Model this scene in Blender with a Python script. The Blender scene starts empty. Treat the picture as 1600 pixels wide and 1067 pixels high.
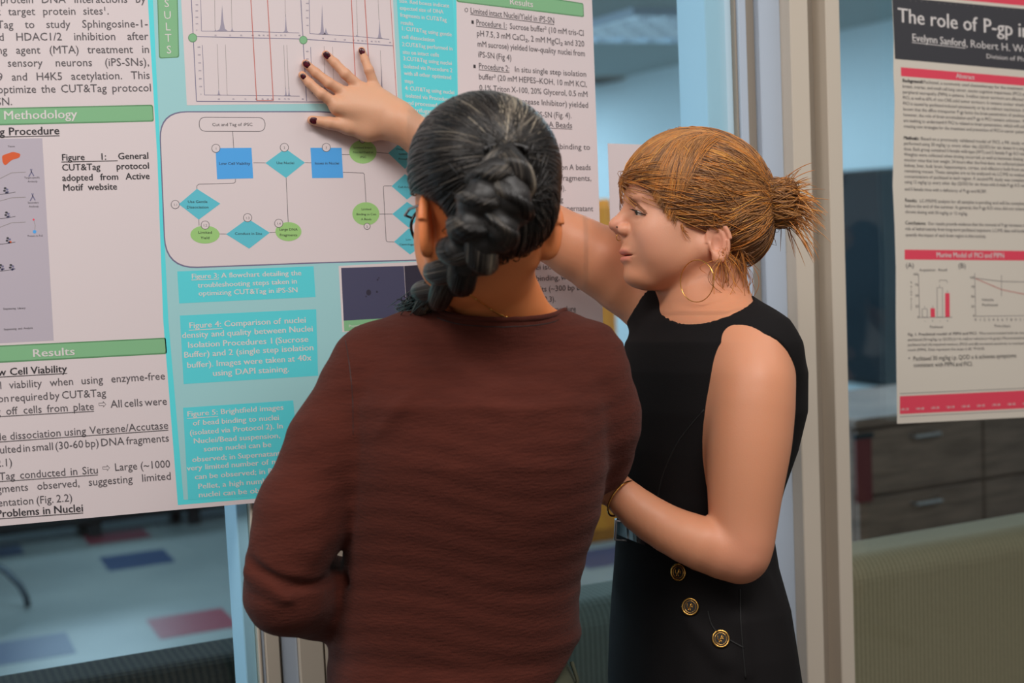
import bpy, math, random
import numpy as np
from mathutils import Vector, Matrix

random.seed(7)
rng = np.random.default_rng(11)
scn = bpy.context.scene
COL = scn.collection

# ------------------------------------------------------------------ camera
FPX = 2222.0                      # focal length in pixels of the 1600 x 1067 frame (50 mm on 36 mm)
YAW = math.radians(24.4)          # the glass wall recedes to the right
PITCH = math.atan(203.5 / FPX)
ROLL = math.radians(2.6)
CAM = np.array([0.0, -2.0, 1.55])
F3 = np.array([math.sin(YAW) * math.cos(PITCH), math.cos(YAW) * math.cos(PITCH), -math.sin(PITCH)])
R0 = np.array([math.cos(YAW), -math.sin(YAW), 0.0])
U0 = np.cross(R0, F3)
R3 = R0 * math.cos(ROLL) - U0 * math.sin(ROLL)
U3 = U0 * math.cos(ROLL) + R0 * math.sin(ROLL)
BASIS = np.stack([R3, U3, F3], 1)              # columns

def c2w(p):                                     # camera metres -> world
    return np.asarray(p) @ BASIS.T + CAM
def w2c(p):
    return (np.asarray(p) - CAM) @ BASIS
def K(px, py, z):                               # pixel + depth -> camera metres
    return np.array([(px - 800.0) / FPX * z, -(py - 533.5) / FPX * z, z])
def W(px, py, z):
    return c2w(K(px, py, z))
def ray(px, py):
    return BASIS @ np.array([(px - 800.0) / FPX, -(py - 533.5) / FPX, 1.0])
def onplane(px, py, axis, value):
    d = ray(px, py)
    t = (value - CAM[axis]) / d[axis]
    return CAM + d * t
def G(px, py, off=0.0):                         # point on the glass wall, off metres in front of it
    return onplane(px, py, 1, -off)

cd = bpy.data.cameras.new('camera')
cam = bpy.data.objects.new('camera', cd); COL.objects.link(cam)
cam.matrix_world = Matrix(((R3[0], U3[0], -F3[0], CAM[0]), (R3[1], U3[1], -F3[1], CAM[1]), (R3[2], U3[2], -F3[2], CAM[2]), (0, 0, 0, 1)))
cd.sensor_width = 36.0; cd.lens = 36.0 * FPX / 1600.0
cd.clip_start = 0.05; cd.clip_end = 80
cd.dof.use_dof = True; cd.dof.focus_distance = 1.97; cd.dof.aperture_fstop = 3.5
scn.camera = cam

# ------------------------------------------------------------------ light
scn.view_settings.view_transform = 'Standard'; scn.view_settings.look = 'None'
scn.view_settings.gamma = 1.0; scn.view_settings.use_curve_mapping = False
scn.view_settings.exposure = 0.0

wd = bpy.data.worlds.new('world'); scn.world = wd; wd.use_nodes = True
bg = wd.node_tree.nodes['Background']; bg.inputs['Color'].default_value = (1.0, 0.96, 0.92, 1); bg.inputs['Strength'].default_value = 0.30

def area(name, loc, size, power, color, target=None, sy=None):
    l = bpy.data.lights.new(name, 'AREA'); l.energy = power; l.color = color; l.shape = 'RECTANGLE'
    l.size = size; l.size_y = sy or size
    o = bpy.data.objects.new(name, l); COL.objects.link(o); o.location = loc
    d = Vector(target) - Vector(loc) if target is not None else Vector((0, 0, -1))
    o.rotation_euler = d.to_track_quat('-Z', 'Y').to_euler()
    o['category'] = 'lamp'; o['label'] = 'ceiling light panel outside the frame'
    return o
for lx, ly, pw in ((-0.75, -1.1, 31), (0.75, -1.8, 36), (2.3, -1.1, 11)):
    area('hall_light', (lx, ly, 2.95), 1.2, pw, (1.0, 0.965, 0.93), None, 0.7)
for lx, ly in ((0.5, 3.0), (3.6, 3.0), (0.5, 6.5), (4.6, 6.8), (1.5, 10.0), (5.0, 10.5)):
    area('room_light', (lx, ly, 2.70), 1.2, 54, (0.64, 0.84, 1.0), None, 0.6)
area('window_daylight', (-4.9, 6.5, 1.6), 9.0, 260, (0.66, 0.85, 1.0), (6.6, 6.5, 1.6), 1.9)  # added fill that evens out the side wall; no window is modelled

# ------------------------------------------------------------------ materials
def lin(c):
    c = [x / 255.0 for x in c]
    return tuple(x / 12.92 if x <= 0.04045 else ((x + 0.055) / 1.055) ** 2.4 for x in c) + (1.0,)

def mat(name, rgb, rough=0.6, metal=0.0, spec=0.5, bump=None, mix=None, sss=0.0, sheen=0.0, emit=None, coat=0.0, attr=None):
    """rgb sRGB 0-255. bump=(scale,strength,(sx,sy,sz)); mix=(rgb2,scale,(sx,sy,sz)) noise colour variation"""
    m = bpy.data.materials.new(name); m.use_nodes = True
    nt = m.node_tree; b = nt.nodes['Principled BSDF']
    b.inputs['Base Color'].default_value = lin(rgb)
    b.inputs['Roughness'].default_value = rough; b.inputs['Metallic'].default_value = metal
    b.inputs['Specular IOR Level'].default_value = spec
    b.inputs['Coat Weight'].default_value = coat
    if sheen: b.inputs['Sheen Weight'].default_value = sheen
    if sss:
        b.inputs['Subsurface Weight'].default_value = sss
        b.inputs['Subsurface Radius'].default_value = (1.0, 0.35, 0.2); b.inputs['Subsurface Scale'].default_value = 0.006
    def tex(scale, stretch, detail=4):
        tc = nt.nodes.new('ShaderNodeTexCoord'); mp = nt.nodes.new('ShaderNodeMapping'); mp.inputs['Scale'].default_value = stretch
        nz = nt.nodes.new('ShaderNodeTexNoise'); nz.inputs['Scale'].default_value = scale; nz.inputs['Detail'].default_value = detail
        nt.links.new(tc.outputs['Object'], mp.inputs['Vector']); nt.links.new(mp.outputs['Vector'], nz.inputs['Vector'])
        return nz
    if attr:
        a = nt.nodes.new('ShaderNodeAttribute'); a.attribute_name = attr
        nt.links.new(a.outputs['Color'], b.inputs['Base Color'])
    if mix:
        nz = tex(mix[1], mix[2])
        cr = nt.nodes.new('ShaderNodeMix'); cr.data_type = 'RGBA'
        rr = nt.nodes.new('ShaderNodeMapRange'); rr.inputs['From Min'].default_value = 0.35; rr.inputs['From Max'].default_value = 0.65
        nt.links.new(nz.outputs['Fac'], rr.inputs['Value']); nt.links.new(rr.outputs['Result'], cr.inputs['Factor'])
        cr.inputs['A'].default_value = lin(rgb); cr.inputs['B'].default_value = lin(mix[0])
        nt.links.new(cr.outputs['Result'], b.inputs['Base Color'])
    if bump:
        nz = tex(bump[0], bump[2])
        bp = nt.nodes.new('ShaderNodeBump'); bp.inputs['Strength'].default_value = bump[1]; bp.inputs['Distance'].default_value = 0.002
        nt.links.new(nz.outputs['Fac'], bp.inputs['Height']); nt.links.new(bp.outputs['Normal'], b.inputs['Normal'])
    if emit:
        b.inputs['Emission Color'].default_value = lin(emit[0]); b.inputs['Emission Strength'].default_value = emit[1]
    return m

def hair_mat(name, stops, rough=0.38):
    m = bpy.data.materials.new(name); m.use_nodes = True
    nt = m.node_tree; b = nt.nodes['Principled BSDF']
    b.inputs['Roughness'].default_value = rough; b.inputs['Specular IOR Level'].default_value = 0.45
    h = nt.nodes.new('ShaderNodeAttribute'); h.attribute_name = 'tone'
    cr = nt.nodes.new('ShaderNodeValToRGB'); el = cr.color_ramp.elements
    el[0].position = stops[0][0]; el[0].color = lin(stops[0][1]); el[1].position = stops[-1][0]; el[1].color = lin(stops[-1][1])
    for p, c in stops[1:-1]:
        e = el.new(p); e.color = lin(c)
    nt.links.new(h.outputs['Fac'], cr.inputs['Fac']); nt.links.new(cr.outputs['Color'], b.inputs['Base Color'])
    return m

def glass_mat():
    m = bpy.data.materials.new('clear_glass'); m.use_nodes = True
    nt = m.node_tree; nt.nodes.remove(nt.nodes['Principled BSDF']); out = nt.nodes['Material Output']
    tr = nt.nodes.new('ShaderNodeBsdfTransparent'); tr.inputs['Color'].default_value = (0.90, 0.965, 0.975, 1)
    gl = nt.nodes.new('ShaderNodeBsdfGlossy'); gl.inputs['Roughness'].default_value = 0.02
    fr = nt.nodes.new('ShaderNodeFresnel')
    ge = nt.nodes.new('ShaderNodeNewGeometry'); io = nt.nodes.new('ShaderNodeMapRange')      # thin pane: both faces reflect like air-to-glass
    io.inputs['To Min'].default_value = 1.5; io.inputs['To Max'].default_value = 1 / 1.5
    nt.links.new(ge.outputs['Backfacing'], io.inputs['Value']); nt.links.new(io.outputs['Result'], fr.inputs['IOR'])
    mu = nt.nodes.new('ShaderNodeMath'); mu.operation = 'MULTIPLY'; mu.inputs[1].default_value = 1.0; mu.use_clamp = True
    mx = nt.nodes.new('ShaderNodeMixShader')
    nt.links.new(fr.outputs['Fac'], mu.inputs[0]); nt.links.new(mu.outputs[0], mx.inputs['Fac'])
    nt.links.new(tr.outputs[0], mx.inputs[1]); nt.links.new(gl.outputs[0], mx.inputs[2]); nt.links.new(mx.outputs[0], out.inputs['Surface'])
    return m

M = {}
M['glass'] = glass_mat()
M['cream'] = mat('cream_paint', (214, 202, 186), 0.45, bump=(60, 0.05, (1, 1, 1)))
M['taupe'] = mat('shadow_gap_paint', (160, 148, 134), 0.5)
M['paleblue'] = mat('pale_blue_metal', (192, 205, 222), 0.4)
M['teal'] = mat('blue_frame_paint', (206, 234, 252), 0.5)
M['wall'] = mat('room_wall_paint', (212, 226, 232), 0.7, bump=(30, 0.1, (1, 1, 1)))
M['ceil'] = mat('ceiling_tile', (170, 180, 180), 0.9, bump=(90, 0.2, (1, 1, 1)))
M['floor'] = mat('vinyl_floor', (128, 134, 132), 0.30, mix=((112, 120, 120), 1.5, (1, 1, 1)))
M['carpet'] = mat('hall_carpet', (92, 84, 78), 0.95, bump=(200, 0.4, (1, 1, 1)))
M['tile_blue'] = mat('dark_blue_tile', (50, 64, 92), 0.3)
M['tile_red'] = mat('red_tile', (120, 50, 62), 0.3)
M['black'] = mat('black_plastic', (18, 19, 22), 0.4)
M['screen'] = mat('dark_screen', (22, 30, 38), 0.15)
M['steel'] = mat('brushed_steel', (190, 190, 195), 0.3, 1.0)
M['dark_steel'] = mat('dark_table_leg', (60, 68, 76), 0.4, 0.6)
M['cabinet'] = mat('dark_walnut_veneer', (152, 126, 114), 0.4, mix=((122, 100, 90), 6, (1, 1, 8)))
M['honey'] = mat('honey_wood', (214, 134, 30), 0.45, mix=((196, 112, 20), 5, (8, 8, 1)))
def stripe_mat(name, c1, c2, scale, rough=0.85):
    m = mat(name, c1, rough, bump=(300, 0.25, (1, 1, 1)))
    nt = m.node_tree; b = nt.nodes['Principled BSDF']
    tc = nt.nodes.new('ShaderNodeTexCoord'); wv = nt.nodes.new('ShaderNodeTexWave'); wv.bands_direction = 'X'; wv.inputs['Scale'].default_value = scale
    wv.inputs['Distortion'].default_value = 1.2; wv.inputs['Detail Scale'].default_value = 6
    cr = nt.nodes.new('ShaderNodeMix'); cr.data_type = 'RGBA'; cr.inputs['A'].default_value = lin(c1); cr.inputs['B'].default_value = lin(c2)
    nt.links.new(tc.outputs['Object'], wv.inputs['Vector']); nt.links.new(wv.outputs['Fac'], cr.inputs['Factor'])
    nt.links.new(cr.outputs['Result'], b.inputs['Base Color'])
    return m
M['sofa_dark'] = stripe_mat('dark_woven_stripe', (24, 25, 23), (52, 48, 40), 26)
M['sofa_green'] = stripe_mat('grey_green_stripe', (118, 122, 112), (98, 103, 94), 30)
M['sofa_beige'] = stripe_mat('beige_grey_stripe', (186, 158, 124), (160, 134, 104), 30)
M['paper'] = mat('poster_paper', (226, 213, 215), 0.55)
M['paper_warm'] = mat('poster_paper_warm', (226, 217, 204), 0.55)
M['ink'] = mat('ink_dark_grey', (94, 88, 92), 0.6)
M['ink_bold'] = mat('ink_black', (52, 48, 52), 0.6)
M['ink_faint'] = mat('ink_faint', (150, 142, 140), 0.6)
M['ink_white'] = mat('ink_white', (226, 220, 218), 0.6)
M['ink_green_bar'] = mat('print_green', (134, 190, 142), 0.55)
M['ink_green_edge'] = mat('print_green_edge', (98, 150, 106), 0.55)
M['ink_teal_light'] = mat('print_pale_teal', (164, 214, 218), 0.55)
M['ink_cyan'] = mat('print_cyan', (92, 226, 234), 0.55)
M['ink_teal'] = mat('print_teal', (92, 218, 228), 0.55)
M['ink_diamond'] = mat('print_diamond_teal', (96, 198, 216), 0.55)
M['ink_blue'] = mat('print_blue', (80, 172, 244), 0.55)
M['ink_leaf'] = mat('print_leaf_green', (160, 208, 128), 0.55)
M['ink_violet'] = mat('print_violet_grey', (120, 116, 146), 0.55)
M['ink_peak'] = mat('print_peak_grey', (164, 156, 174), 0.55)
M['ink_red'] = mat('print_red_line', (206, 120, 112), 0.55)
M['ink_rose'] = mat('print_rose', (240, 74, 98), 0.55)
M['ink_bar_black'] = mat('print_charcoal', (62, 62, 68), 0.55)
M['ink_lilac'] = mat('print_lilac_grey', (192, 182, 194), 0.55)
M['ink_orange'] = mat('print_orange', (222, 96, 50), 0.55)
M['ink_navy'] = mat('print_navy', (72, 72, 100), 0.55)
M['ink_navy_dark'] = mat('print_dark_navy', (46, 42, 60), 0.55)
M['ink_seam'] = mat('print_crease', (190, 178, 176), 0.55)

# ------------------------------------------------------------------ object helpers
ORG = {}
def tag(o, label=None, cat=None, group=None, kind=None):
    if label: o['label'] = label
    if cat: o['category'] = cat
    if group: o['group'] = group
    if kind: o['kind'] = kind
    return o
def empty(name, loc, label=None, cat=None, group=None, kind=None):
    o = bpy.data.objects.new(name, None); COL.objects.link(o)
    o.location = [float(v) for v in loc]; o.empty_display_size = 0.1
    ORG[o.name] = np.array([float(v) for v in loc])
    return tag(o, label, cat, group, kind)
def link(name, data, m, parent=None, loc=None):
    o = bpy.data.objects.new(name, data); COL.objects.link(o)
    if m is not None:
        for q in (m if isinstance(m, (list, tuple)) else [m]): data.materials.append(q)
    po = ORG[parent.name] if parent is not None else np.zeros(3)
    lo = np.array(loc, float) if loc is not None else po
    if parent is not None: o.parent = parent
    o.location = [float(v) for v in (lo - po)]
    ORG[o.name] = lo
    return o
def mesh_obj(name, V, Fc, m, parent=None, smooth=False, loc=None, colors=None, mats=None):
    V = np.asarray(V, float)
    base = np.array(loc, float) if loc is not None else (ORG[parent.name] if parent is not None else (V.min(0) + V.max(0)) / 2 if len(V) else np.zeros(3))
    if loc is None and parent is None: base[2] = V[:, 2].min()
    me = bpy.data.meshes.new(name)
    if isinstance(Fc, np.ndarray):
        nv, nf, k = len(V), len(Fc), Fc.shape[1]
        me.vertices.add(nv); me.vertices.foreach_set('co', (V - base).astype(np.float32).ravel())
        me.loops.add(nf * k); me.loops.foreach_set('vertex_index', Fc.astype(np.int32).ravel())
        me.polygons.add(nf); me.polygons.foreach_set('loop_start', (np.arange(nf) * k).astype(np.int32))
        me.update(calc_edges=True); me.validate()
    else:
        me.from_pydata((V - base).tolist(), [], Fc); me.update()
    if smooth: me.polygons.foreach_set('use_smooth', [True] * len(me.polygons))
    if colors is not None:
        a = me.color_attributes.new('Col', 'FLOAT_COLOR', 'POINT')
        c = np.ones((len(V), 4), np.float32); c[:, :3] = colors
        a.data.foreach_set('color', c.ravel())
    if mats is not None: me.polygons.foreach_set('material_index', mats)
    return link(name, me, m, parent, base)

class MB:
    def __init__(s): s.V = []; s.F = []
    def add(s, V, F_):
        n = len(s.V); s.V += [tuple(map(float, v)) for v in V]; s.F += [tuple(i + n for i in f) for f in F_]; return s
    def box(s, lo, hi, bevel=0.0):
        x0, y0, z0 = lo; x1, y1, z1 = hi
        if bevel <= 0:
            V = [(x0, y0, z0), (x1, y0, z0), (x1, y1, z0), (x0, y1, z0), (x0, y0, z1), (x1, y0, z1), (x1, y1, z1), (x0, y1, z1)]
            return s.add(V, [(3, 2, 1, 0), (4, 5, 6, 7), (0, 1, 5, 4), (1, 2, 6, 5), (2, 3, 7, 6), (3, 0, 4, 7)])
        b = bevel
        V = []
        for z, i in ((z0, b), (z0 + b, 0), (z1 - b, 0), (z1, b)):
            xs0, xs1, ys0, ys1 = x0 + i, x1 - i, y0 + i, y1 - i
            V += [(xs0 + b, ys0, z), (xs1 - b, ys0, z), (xs1, ys0 + b, z), (xs1, ys1 - b, z), (xs1 - b, ys1, z), (xs0 + b, ys1, z), (xs0, ys1 - b, z), (xs0, ys0 + b, z)]
        Fs = [tuple(range(7, -1, -1)), tuple(range(24, 32))]
        for r in range(3):
            for k in range(8):
                Fs.append((r * 8 + k, r * 8 + (k + 1) % 8, r * 8 + 8 + (k + 1) % 8, r * 8 + 8 + k))
        return s.add(V, Fs)
    def prism(s, poly, y0, y1):                 # polygon in (x, z), extruded in y
        n = len(poly)
        V = [(x, y0, z) for x, z in poly] + [(x, y1, z) for x, z in poly]
        return s.add(V, [tuple(range(n)), tuple(range(2 * n - 1, n - 1, -1))] + [(i, i + n, (i + 1) % n + n, (i + 1) % n) for i in range(n)])
    def tube(s, P, r, n=8, closed=False):
        P = np.asarray(P, float); m = len(P)
        r = np.full(m, r) if np.isscalar(r) else np.asarray(r, float)
        T = np.gradient(P, axis=0) if not closed else np.roll(P, -1, 0) - np.roll(P, 1, 0)
        T /= np.linalg.norm(T, axis=1)[:, None] + 1e-12
        ref = np.array([0.3, 0.2, 0.9]); 
        if abs(T[0] @ ref) > 0.9: ref = np.array([1.0, 0, 0])
        N = np.cross(T[0], ref); N /= np.linalg.norm(N)
        V = []
        for i in range(m):
            N = N - T[i] * (N @ T[i]); N /= np.linalg.norm(N) + 1e-12
            B = np.cross(T[i], N)
            for k in range(n):
                a = 2 * math.pi * k / n
                V.append(P[i] + r[i] * (math.cos(a) * N + math.sin(a) * B))
        Fs = []
        for i in range(m if closed else m - 1):
            j = (i + 1) % m
            for k in range(n):
                Fs.append((i * n + k, i * n + (k + 1) % n, j * n + (k + 1) % n, j * n + k))
        if not closed: Fs += [tuple(range(n - 1, -1, -1)), tuple(range((m - 1) * n, m * n))]
        return s.add(V, Fs)
    def build(s, name, m, parent=None, smooth=False, loc=None):
        return mesh_obj(name, np.array(s.V), s.F, m, parent, smooth, loc)

# ------------------------------------------------------------------ implicit surfaces (camera metres)
def smin(a, b, k):
    h = np.clip(0.5 + 0.5 * (b - a) / k, 0, 1)
    return b + (a - b) * h - k * h * (1 - h)
def smax(a, b, k): return -smin(-a, -b, k)
def cone(p, a, b, ra, rb):
    a = np.asarray(a, float); b = np.asarray(b, float); ba = b - a
    q = p - a
    t = np.clip((q @ ba) / (ba @ ba), 0, 1)
    q -= t[:, None] * ba
    return np.sqrt(np.einsum('ij,ij->i', q, q)) - (ra + (rb - ra) * t)
def gate(p, f, c, r, m=0.03):
    """evaluate f only near the ball (c, r) that holds its shape"""
    q = p - np.asarray(c)
    d = np.sqrt(np.einsum('ij,ij->i', q, q)) - r
    k = d < m
    if k.any(): d[k] = f(p[k])
    return d
def chain(p, pts, rs, k=0.01):
    d = None
    for i in range(len(pts) - 1):
        e = cone(p, pts[i], pts[i + 1], rs[i], rs[i + 1])
        d = e if d is None else smin(d, e, k)
    return d
def spl(pts, rs, n=3):
    A = np.column_stack([np.array(pts), rs]); out = []
    for j in range(len(A) - 1):
        p0, p1, p2, p3 = A[max(j - 1, 0)], A[j], A[j + 1], A[min(j + 2, len(A) - 1)]
        for i in range(n):
            u = i / n
            out.append(0.5 * ((2 * p1) + (p2 - p0) * u + (2 * p0 - 5 * p1 + 4 * p2 - p3) * u * u + (-p0 + 3 * p1 - 3 * p2 + p3) * u ** 3))
    out.append(A[-1]); out = np.array(out)
    return list(out[:, :3]), list(out[:, 3])
def ell(p, c, r, R=None):
    q = p - np.asarray(c, float)
    if R is not None: q = q @ R               # columns of R = local axes
    r = np.asarray(r, float)
    k0 = np.linalg.norm(q / r, axis=1); k1 = np.linalg.norm(q / (r * r), axis=1) + 1e-9
    return k0 * (k0 - 1) / k1
def loft(p, rows, n=2.3):
    """rows (Y, xc, zc, half width, half depth), camera metres, any order"""
    rows = sorted(rows); A = np.array(rows)
    Y = p[:, 1]
    xc, zc, a, b = (np.interp(Y, A[:, 0], A[:, i]) for i in (1, 2, 3, 4))
    q = (np.abs((p[:, 0] - xc) / a) ** n + np.abs((p[:, 2] - zc) / b) ** n) ** (1 / n)
    d = (q - 1) * np.minimum(a, b)
    return smax(smax(d, A[0, 0] - Y, 0.02), Y - A[-1, 0], 0.02)

def surf(f, lo, hi, h, proj=2):
    """surface nets of f < 0 in the box"""
    lo = np.asarray(lo, float); hi = np.asarray(hi, float)
    B = 8
    nb = np.ceil((hi - lo) / (h * B)).astype(int)
    n = nb * B + 1
    V = np.full(n, 1.0, np.float32)
    bi = np.stack(np.meshgrid(*[np.arange(k) for k in nb], indexing='ij'), -1).reshape(-1, 3)
    cen = lo + (bi + 0.5) * B * h
    dc = f(cen)
    keep = np.abs(dc) < B * h * 1.15
    inside = dc < 0
    l = np.arange(B + 1); L = np.stack(np.meshgrid(l, l, l, indexing='ij'), -1).reshape(-1, 3)
    for b in bi[inside & ~keep]:
        V[b[0] * B:b[0] * B + B + 1, b[1] * B:b[1] * B + B + 1, b[2] * B:b[2] * B + B + 1] = -1
    kb = bi[keep]
    for s in range(0, len(kb), 400):
        blk = kb[s:s + 400]
        I = (blk[:, None, :] * B + L[None]).reshape(-1, 3)
        V[I[:, 0], I[:, 1], I[:, 2]] = f(lo + I * h)
    ins = V < 0
    cells = np.zeros(np.array(n) - 1, np.int32) - 1
    acc = np.zeros((int(np.prod(np.array(n) - 1)), 3), np.float64); cnt = np.zeros(len(acc), np.int32)
    cs = np.array(n) - 1
    quads = []
    for ax in range(3):
        sl0 = [slice(None)] * 3; sl1 = [slice(None)] * 3
        sl0[ax] = slice(0, -1); sl1[ax] = slice(1, None)
        A = ins[tuple(sl0)]; Bv = ins[tuple(sl1)]
        E = np.argwhere(A != Bv)
        if len(E) == 0: continue
        o1, o2 = (ax + 1) % 3, (ax + 2) % 3
        ok = (E[:, o1] > 0) & (E[:, o2] > 0) & (E[:, o1] < cs[o1]) & (E[:, o2] < cs[o2])
        E = E[ok]
        E2 = E.copy(); E2[:, ax] += 1
        va = V[E[:, 0], E[:, 1], E[:, 2]]; vb = V[E2[:, 0], E2[:, 1], E2[:, 2]]
        t = va / (va - vb)
        P = E.astype(float); P[:, ax] += t
        ids = []
        for (d1, d2) in ((-1, -1), (0, -1), (0, 0), (-1, 0)):
            C = E.copy(); C[:, o1] += d1; C[:, o2] += d2
            idx = (C[:, 0] * cs[1] + C[:, 1]) * cs[2] + C[:, 2]
            for j in range(3): acc[:, j] += np.bincount(idx, P[:, j], len(acc))
            cnt += np.bincount(idx, None, len(acc)).astype(np.int32)
            ids.append(idx)
        Q = np.stack(ids, 1)
        flip = va > 0
        Q[flip] = Q[flip][:, ::-1]
        quads.append(Q)
    Q = np.concatenate(quads)
    used = np.where(cnt > 0)[0]
    remap = np.full(len(acc), -1, np.int64); remap[used] = np.arange(len(used))
    P = lo + acc[used] / cnt[used][:, None] * h
    Q = remap[Q]
    for _ in range(proj):
        g = grad(f, P, h * 0.5); d = f(P)
        gn = (g * g).sum(1) + 1e-6
        st = -(d / gn)[:, None] * g
        ln = np.linalg.norm(st, axis=1)[:, None]
        P = P + st * np.minimum(1, h * 0.8 / (ln + 1e-9))
    return P, Q
def grad(f, P, e):
    g = np.empty_like(P)
    for i in range(3):
        d = np.zeros(3); d[i] = e
        g[:, i] = (f(P + d) - f(P - d)) / (2 * e)
    return g
def sdf_obj(name, f, lo, hi, h, m, parent=None, colorf=None, proj=2):
    P, Q = surf(f, lo, hi, h, proj)
    col = colorf(P) if colorf else None
    return mesh_obj(name, c2w(P), Q, m, parent, True, colors=col)
def blend(base, rgb, w):
    return base * (1 - w[:, None]) + np.array(lin(rgb)[:3]) * w[:, None]
def gauss(P, c, r):
    return np.exp(-(((P - np.asarray(c)) / r) ** 2).sum(1))

def hair_obj(name, strands, radius, m, parent, tones):
    """strands (n, k, 3) camera metres, drawn as one curves object"""
    n, k, _ = strands.shape
    hc = bpy.data.hair_curves.new(name)
    hc.add_curves([k] * n)
    base = ORG[parent.name]
    hc.attributes['position'].data.foreach_set('vector', (c2w(strands.reshape(-1, 3)) - base).astype(np.float32).ravel())
    ra = hc.attributes.get('radius') or hc.attributes.new('radius', 'FLOAT', 'POINT')
    pr = np.linspace(0, 1, k); prof = np.clip(np.minimum(pr * 8 + 0.5, (1 - pr) * 4 + 0.25), 0, 1)
    ra.data.foreach_set('value', (np.tile(prof, n) * np.repeat(radius if not np.isscalar(radius) else np.full(n, radius), k)).astype(np.float32))
    ta = hc.attributes.new('tone', 'FLOAT', 'CURVE'); ta.data.foreach_set('value', np.asarray(tones, np.float32))
    o = link(name, hc, m, parent)
    o['kind'] = 'stuff'
    return o
# ================================================================== the setting
ROOM_X0, ROOM_X1, ROOM_Y1, ROOM_H = -5.0, 6.6, 14.5, 2.75
floor = MB().box((-5.2, 0.04, -0.06), (8.2, 14.6, 0.0)).build('floor', M['floor'], loc=(0, 0, 0)); tag(floor, 'pale vinyl floor with scattered coloured tiles', kind='structure')
hf = MB().box((-9, -9, -0.06), (11, 0.04, 0.0)).build('floor', M['carpet'], loc=(0, 0, 0)); tag(hf, 'brown carpet of the hall', kind='structure')
wr = MB().box((ROOM_X1, 0.12, 0), (ROOM_X1 + 0.1, ROOM_Y1, ROOM_H)).build('wall_right', M['wall']); tag(wr, 'pale blue side wall behind the glass', kind='structure')
wb = MB().box((ROOM_X0, ROOM_Y1, 0), (ROOM_X1 + 0.1, ROOM_Y1 + 0.1, ROOM_H)).build('wall_back', M['wall']); tag(wb, kind='structure')
wl = MB().box((ROOM_X0 - 0.1, 0.12, 0), (ROOM_X0, ROOM_Y1 + 0.1, ROOM_H)).build('wall_left', M['wall']); tag(wl, kind='structure')
ce = MB().box((ROOM_X0 - 0.1, 0.12, ROOM_H), (ROOM_X1 + 0.1, ROOM_Y1 + 0.1, ROOM_H + 0.1)).build('ceiling', M['ceil']); tag(ce, kind='structure')
bs = MB().box((ROOM_X1 - 0.015, 0.3, 0), (ROOM_X1 - 0.001, ROOM_Y1 - 0.02, 0.1)).build('baseboard_right', M['taupe']); tag(bs, kind='structure')

# coloured tiles let into the floor
T = 0.305
def tile(px, py, m):
    c = onplane(px, py, 2, 0.0)
    cx, cy = (math.floor(c[0] / T) + 0.5) * T, (math.floor(c[1] / T) + 0.5) * T
    MB().box((cx - T / 2 + 0.001, cy - T / 2 + 0.001, -0.004), (cx + T / 2 - 0.001, cy + T / 2 - 0.001, 0.0012)).build('tile', m, floor)
for px, py, m in ((112, 1019, 'tile_blue'), (196, 879, 'tile_blue'), (352, 958, 'tile_red'), (176, 838, 'tile_red'), (13, 852, 'tile_blue'),
                  (925, 822, 'tile_red'), (300, 800, 'tile_blue'), (948, 880, 'tile_blue'), (-60, 960, 'tile_red'), (250, 1180, 'tile_red')):
    tile(px, py, M[m])

# ---- glass wall: mullions are stacks of strips whose edges are read off the photo
def xs(px, py): return float(G(px, py)[0])
TOP = 2.95
def mullion(name, label, row, strips):
    x0, x1 = xs(strips[0][0], row), xs(strips[-1][1], row)
    e = empty(name, ((x0 + x1) / 2, 0.05, 0), label, kind='structure')
    for a, b, y0, y1, m, nm in strips:
        MB().box((xs(a, row), y0, 0.0), (xs(b, row), y1, TOP), 0.0015).build(nm, M[m], e)
    return x0, x1
lx0, lx1 = mullion('trim_1', 'painted door frame and mullion under the left poster', 1030, [
    (386, 404, 0.010, 0.085, 'teal', 'inner_frame'), (404, 409, -0.004, 0.06, 'cream', 'glazing_bead'), (409, 415, 0.0, 0.06, 'paleblue', 'reveal_strip'),
    (415, 437, -0.005, 0.07, 'cream', 'frame_face'), (437, 442, 0.006, 0.07, 'taupe', 'shadow_gap'), (442, 467, 0.002, 0.07, 'paleblue', 'reveal_strip'),
    (467, 505, -0.006, 0.07, 'cream', 'frame_face'), (505, 508, 0.004, 0.07, 'taupe', 'shadow_gap'), (508, 548, -0.003, 0.07, 'cream', 'frame_face'), (548, 556, -0.004, 0.06, 'cream', 'glazing_bead')])
rx0, rx1 = mullion('trim_2', 'painted door frame and mullion between the two posters', 0, [
    (1107, 1148, 0.012, 0.10, 'teal', 'inner_frame'), (1148, 1151, 0.002, 0.06, 'taupe', 'glazing_gasket'), (1151, 1163, -0.004, 0.06, 'paleblue', 'glazing_bead'), (1163, 1184, 0.012, 0.07, 'taupe', 'shadow_gap'),
    (1184, 1217, -0.002, 0.07, 'paleblue', 'reveal_strip'), (1217, 1245, -0.030, 0.07, 'cream', 'frame_face'), (1245, 1270, 0.002, 0.07, 'taupe', 'shadow_gap'),
    (1270, 1292, -0.034, 0.07, 'cream', 'frame_face')])
def window(n, x0, x1, label):
    e = empty('window_%d' % n, ((x0 + x1) / 2, 0.02, 0), label, kind='structure')
    MB().box((x0, 0.000, 0.1), (x1, 0.008, TOP - 0.05)).build('glass_pane', M['glass'], e)
    MB().box((x0, -0.004, 0.0), (x1, 0.06, 0.1), 0.002).build('bottom_rail', M['cream'], e)
    MB().box((x0, -0.004, TOP - 0.05), (x1, 0.06, TOP), 0.002).build('top_rail', M['cream'], e)
window(1, -3.2, lx0 + 0.02, 'glass pane behind the left poster')
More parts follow.
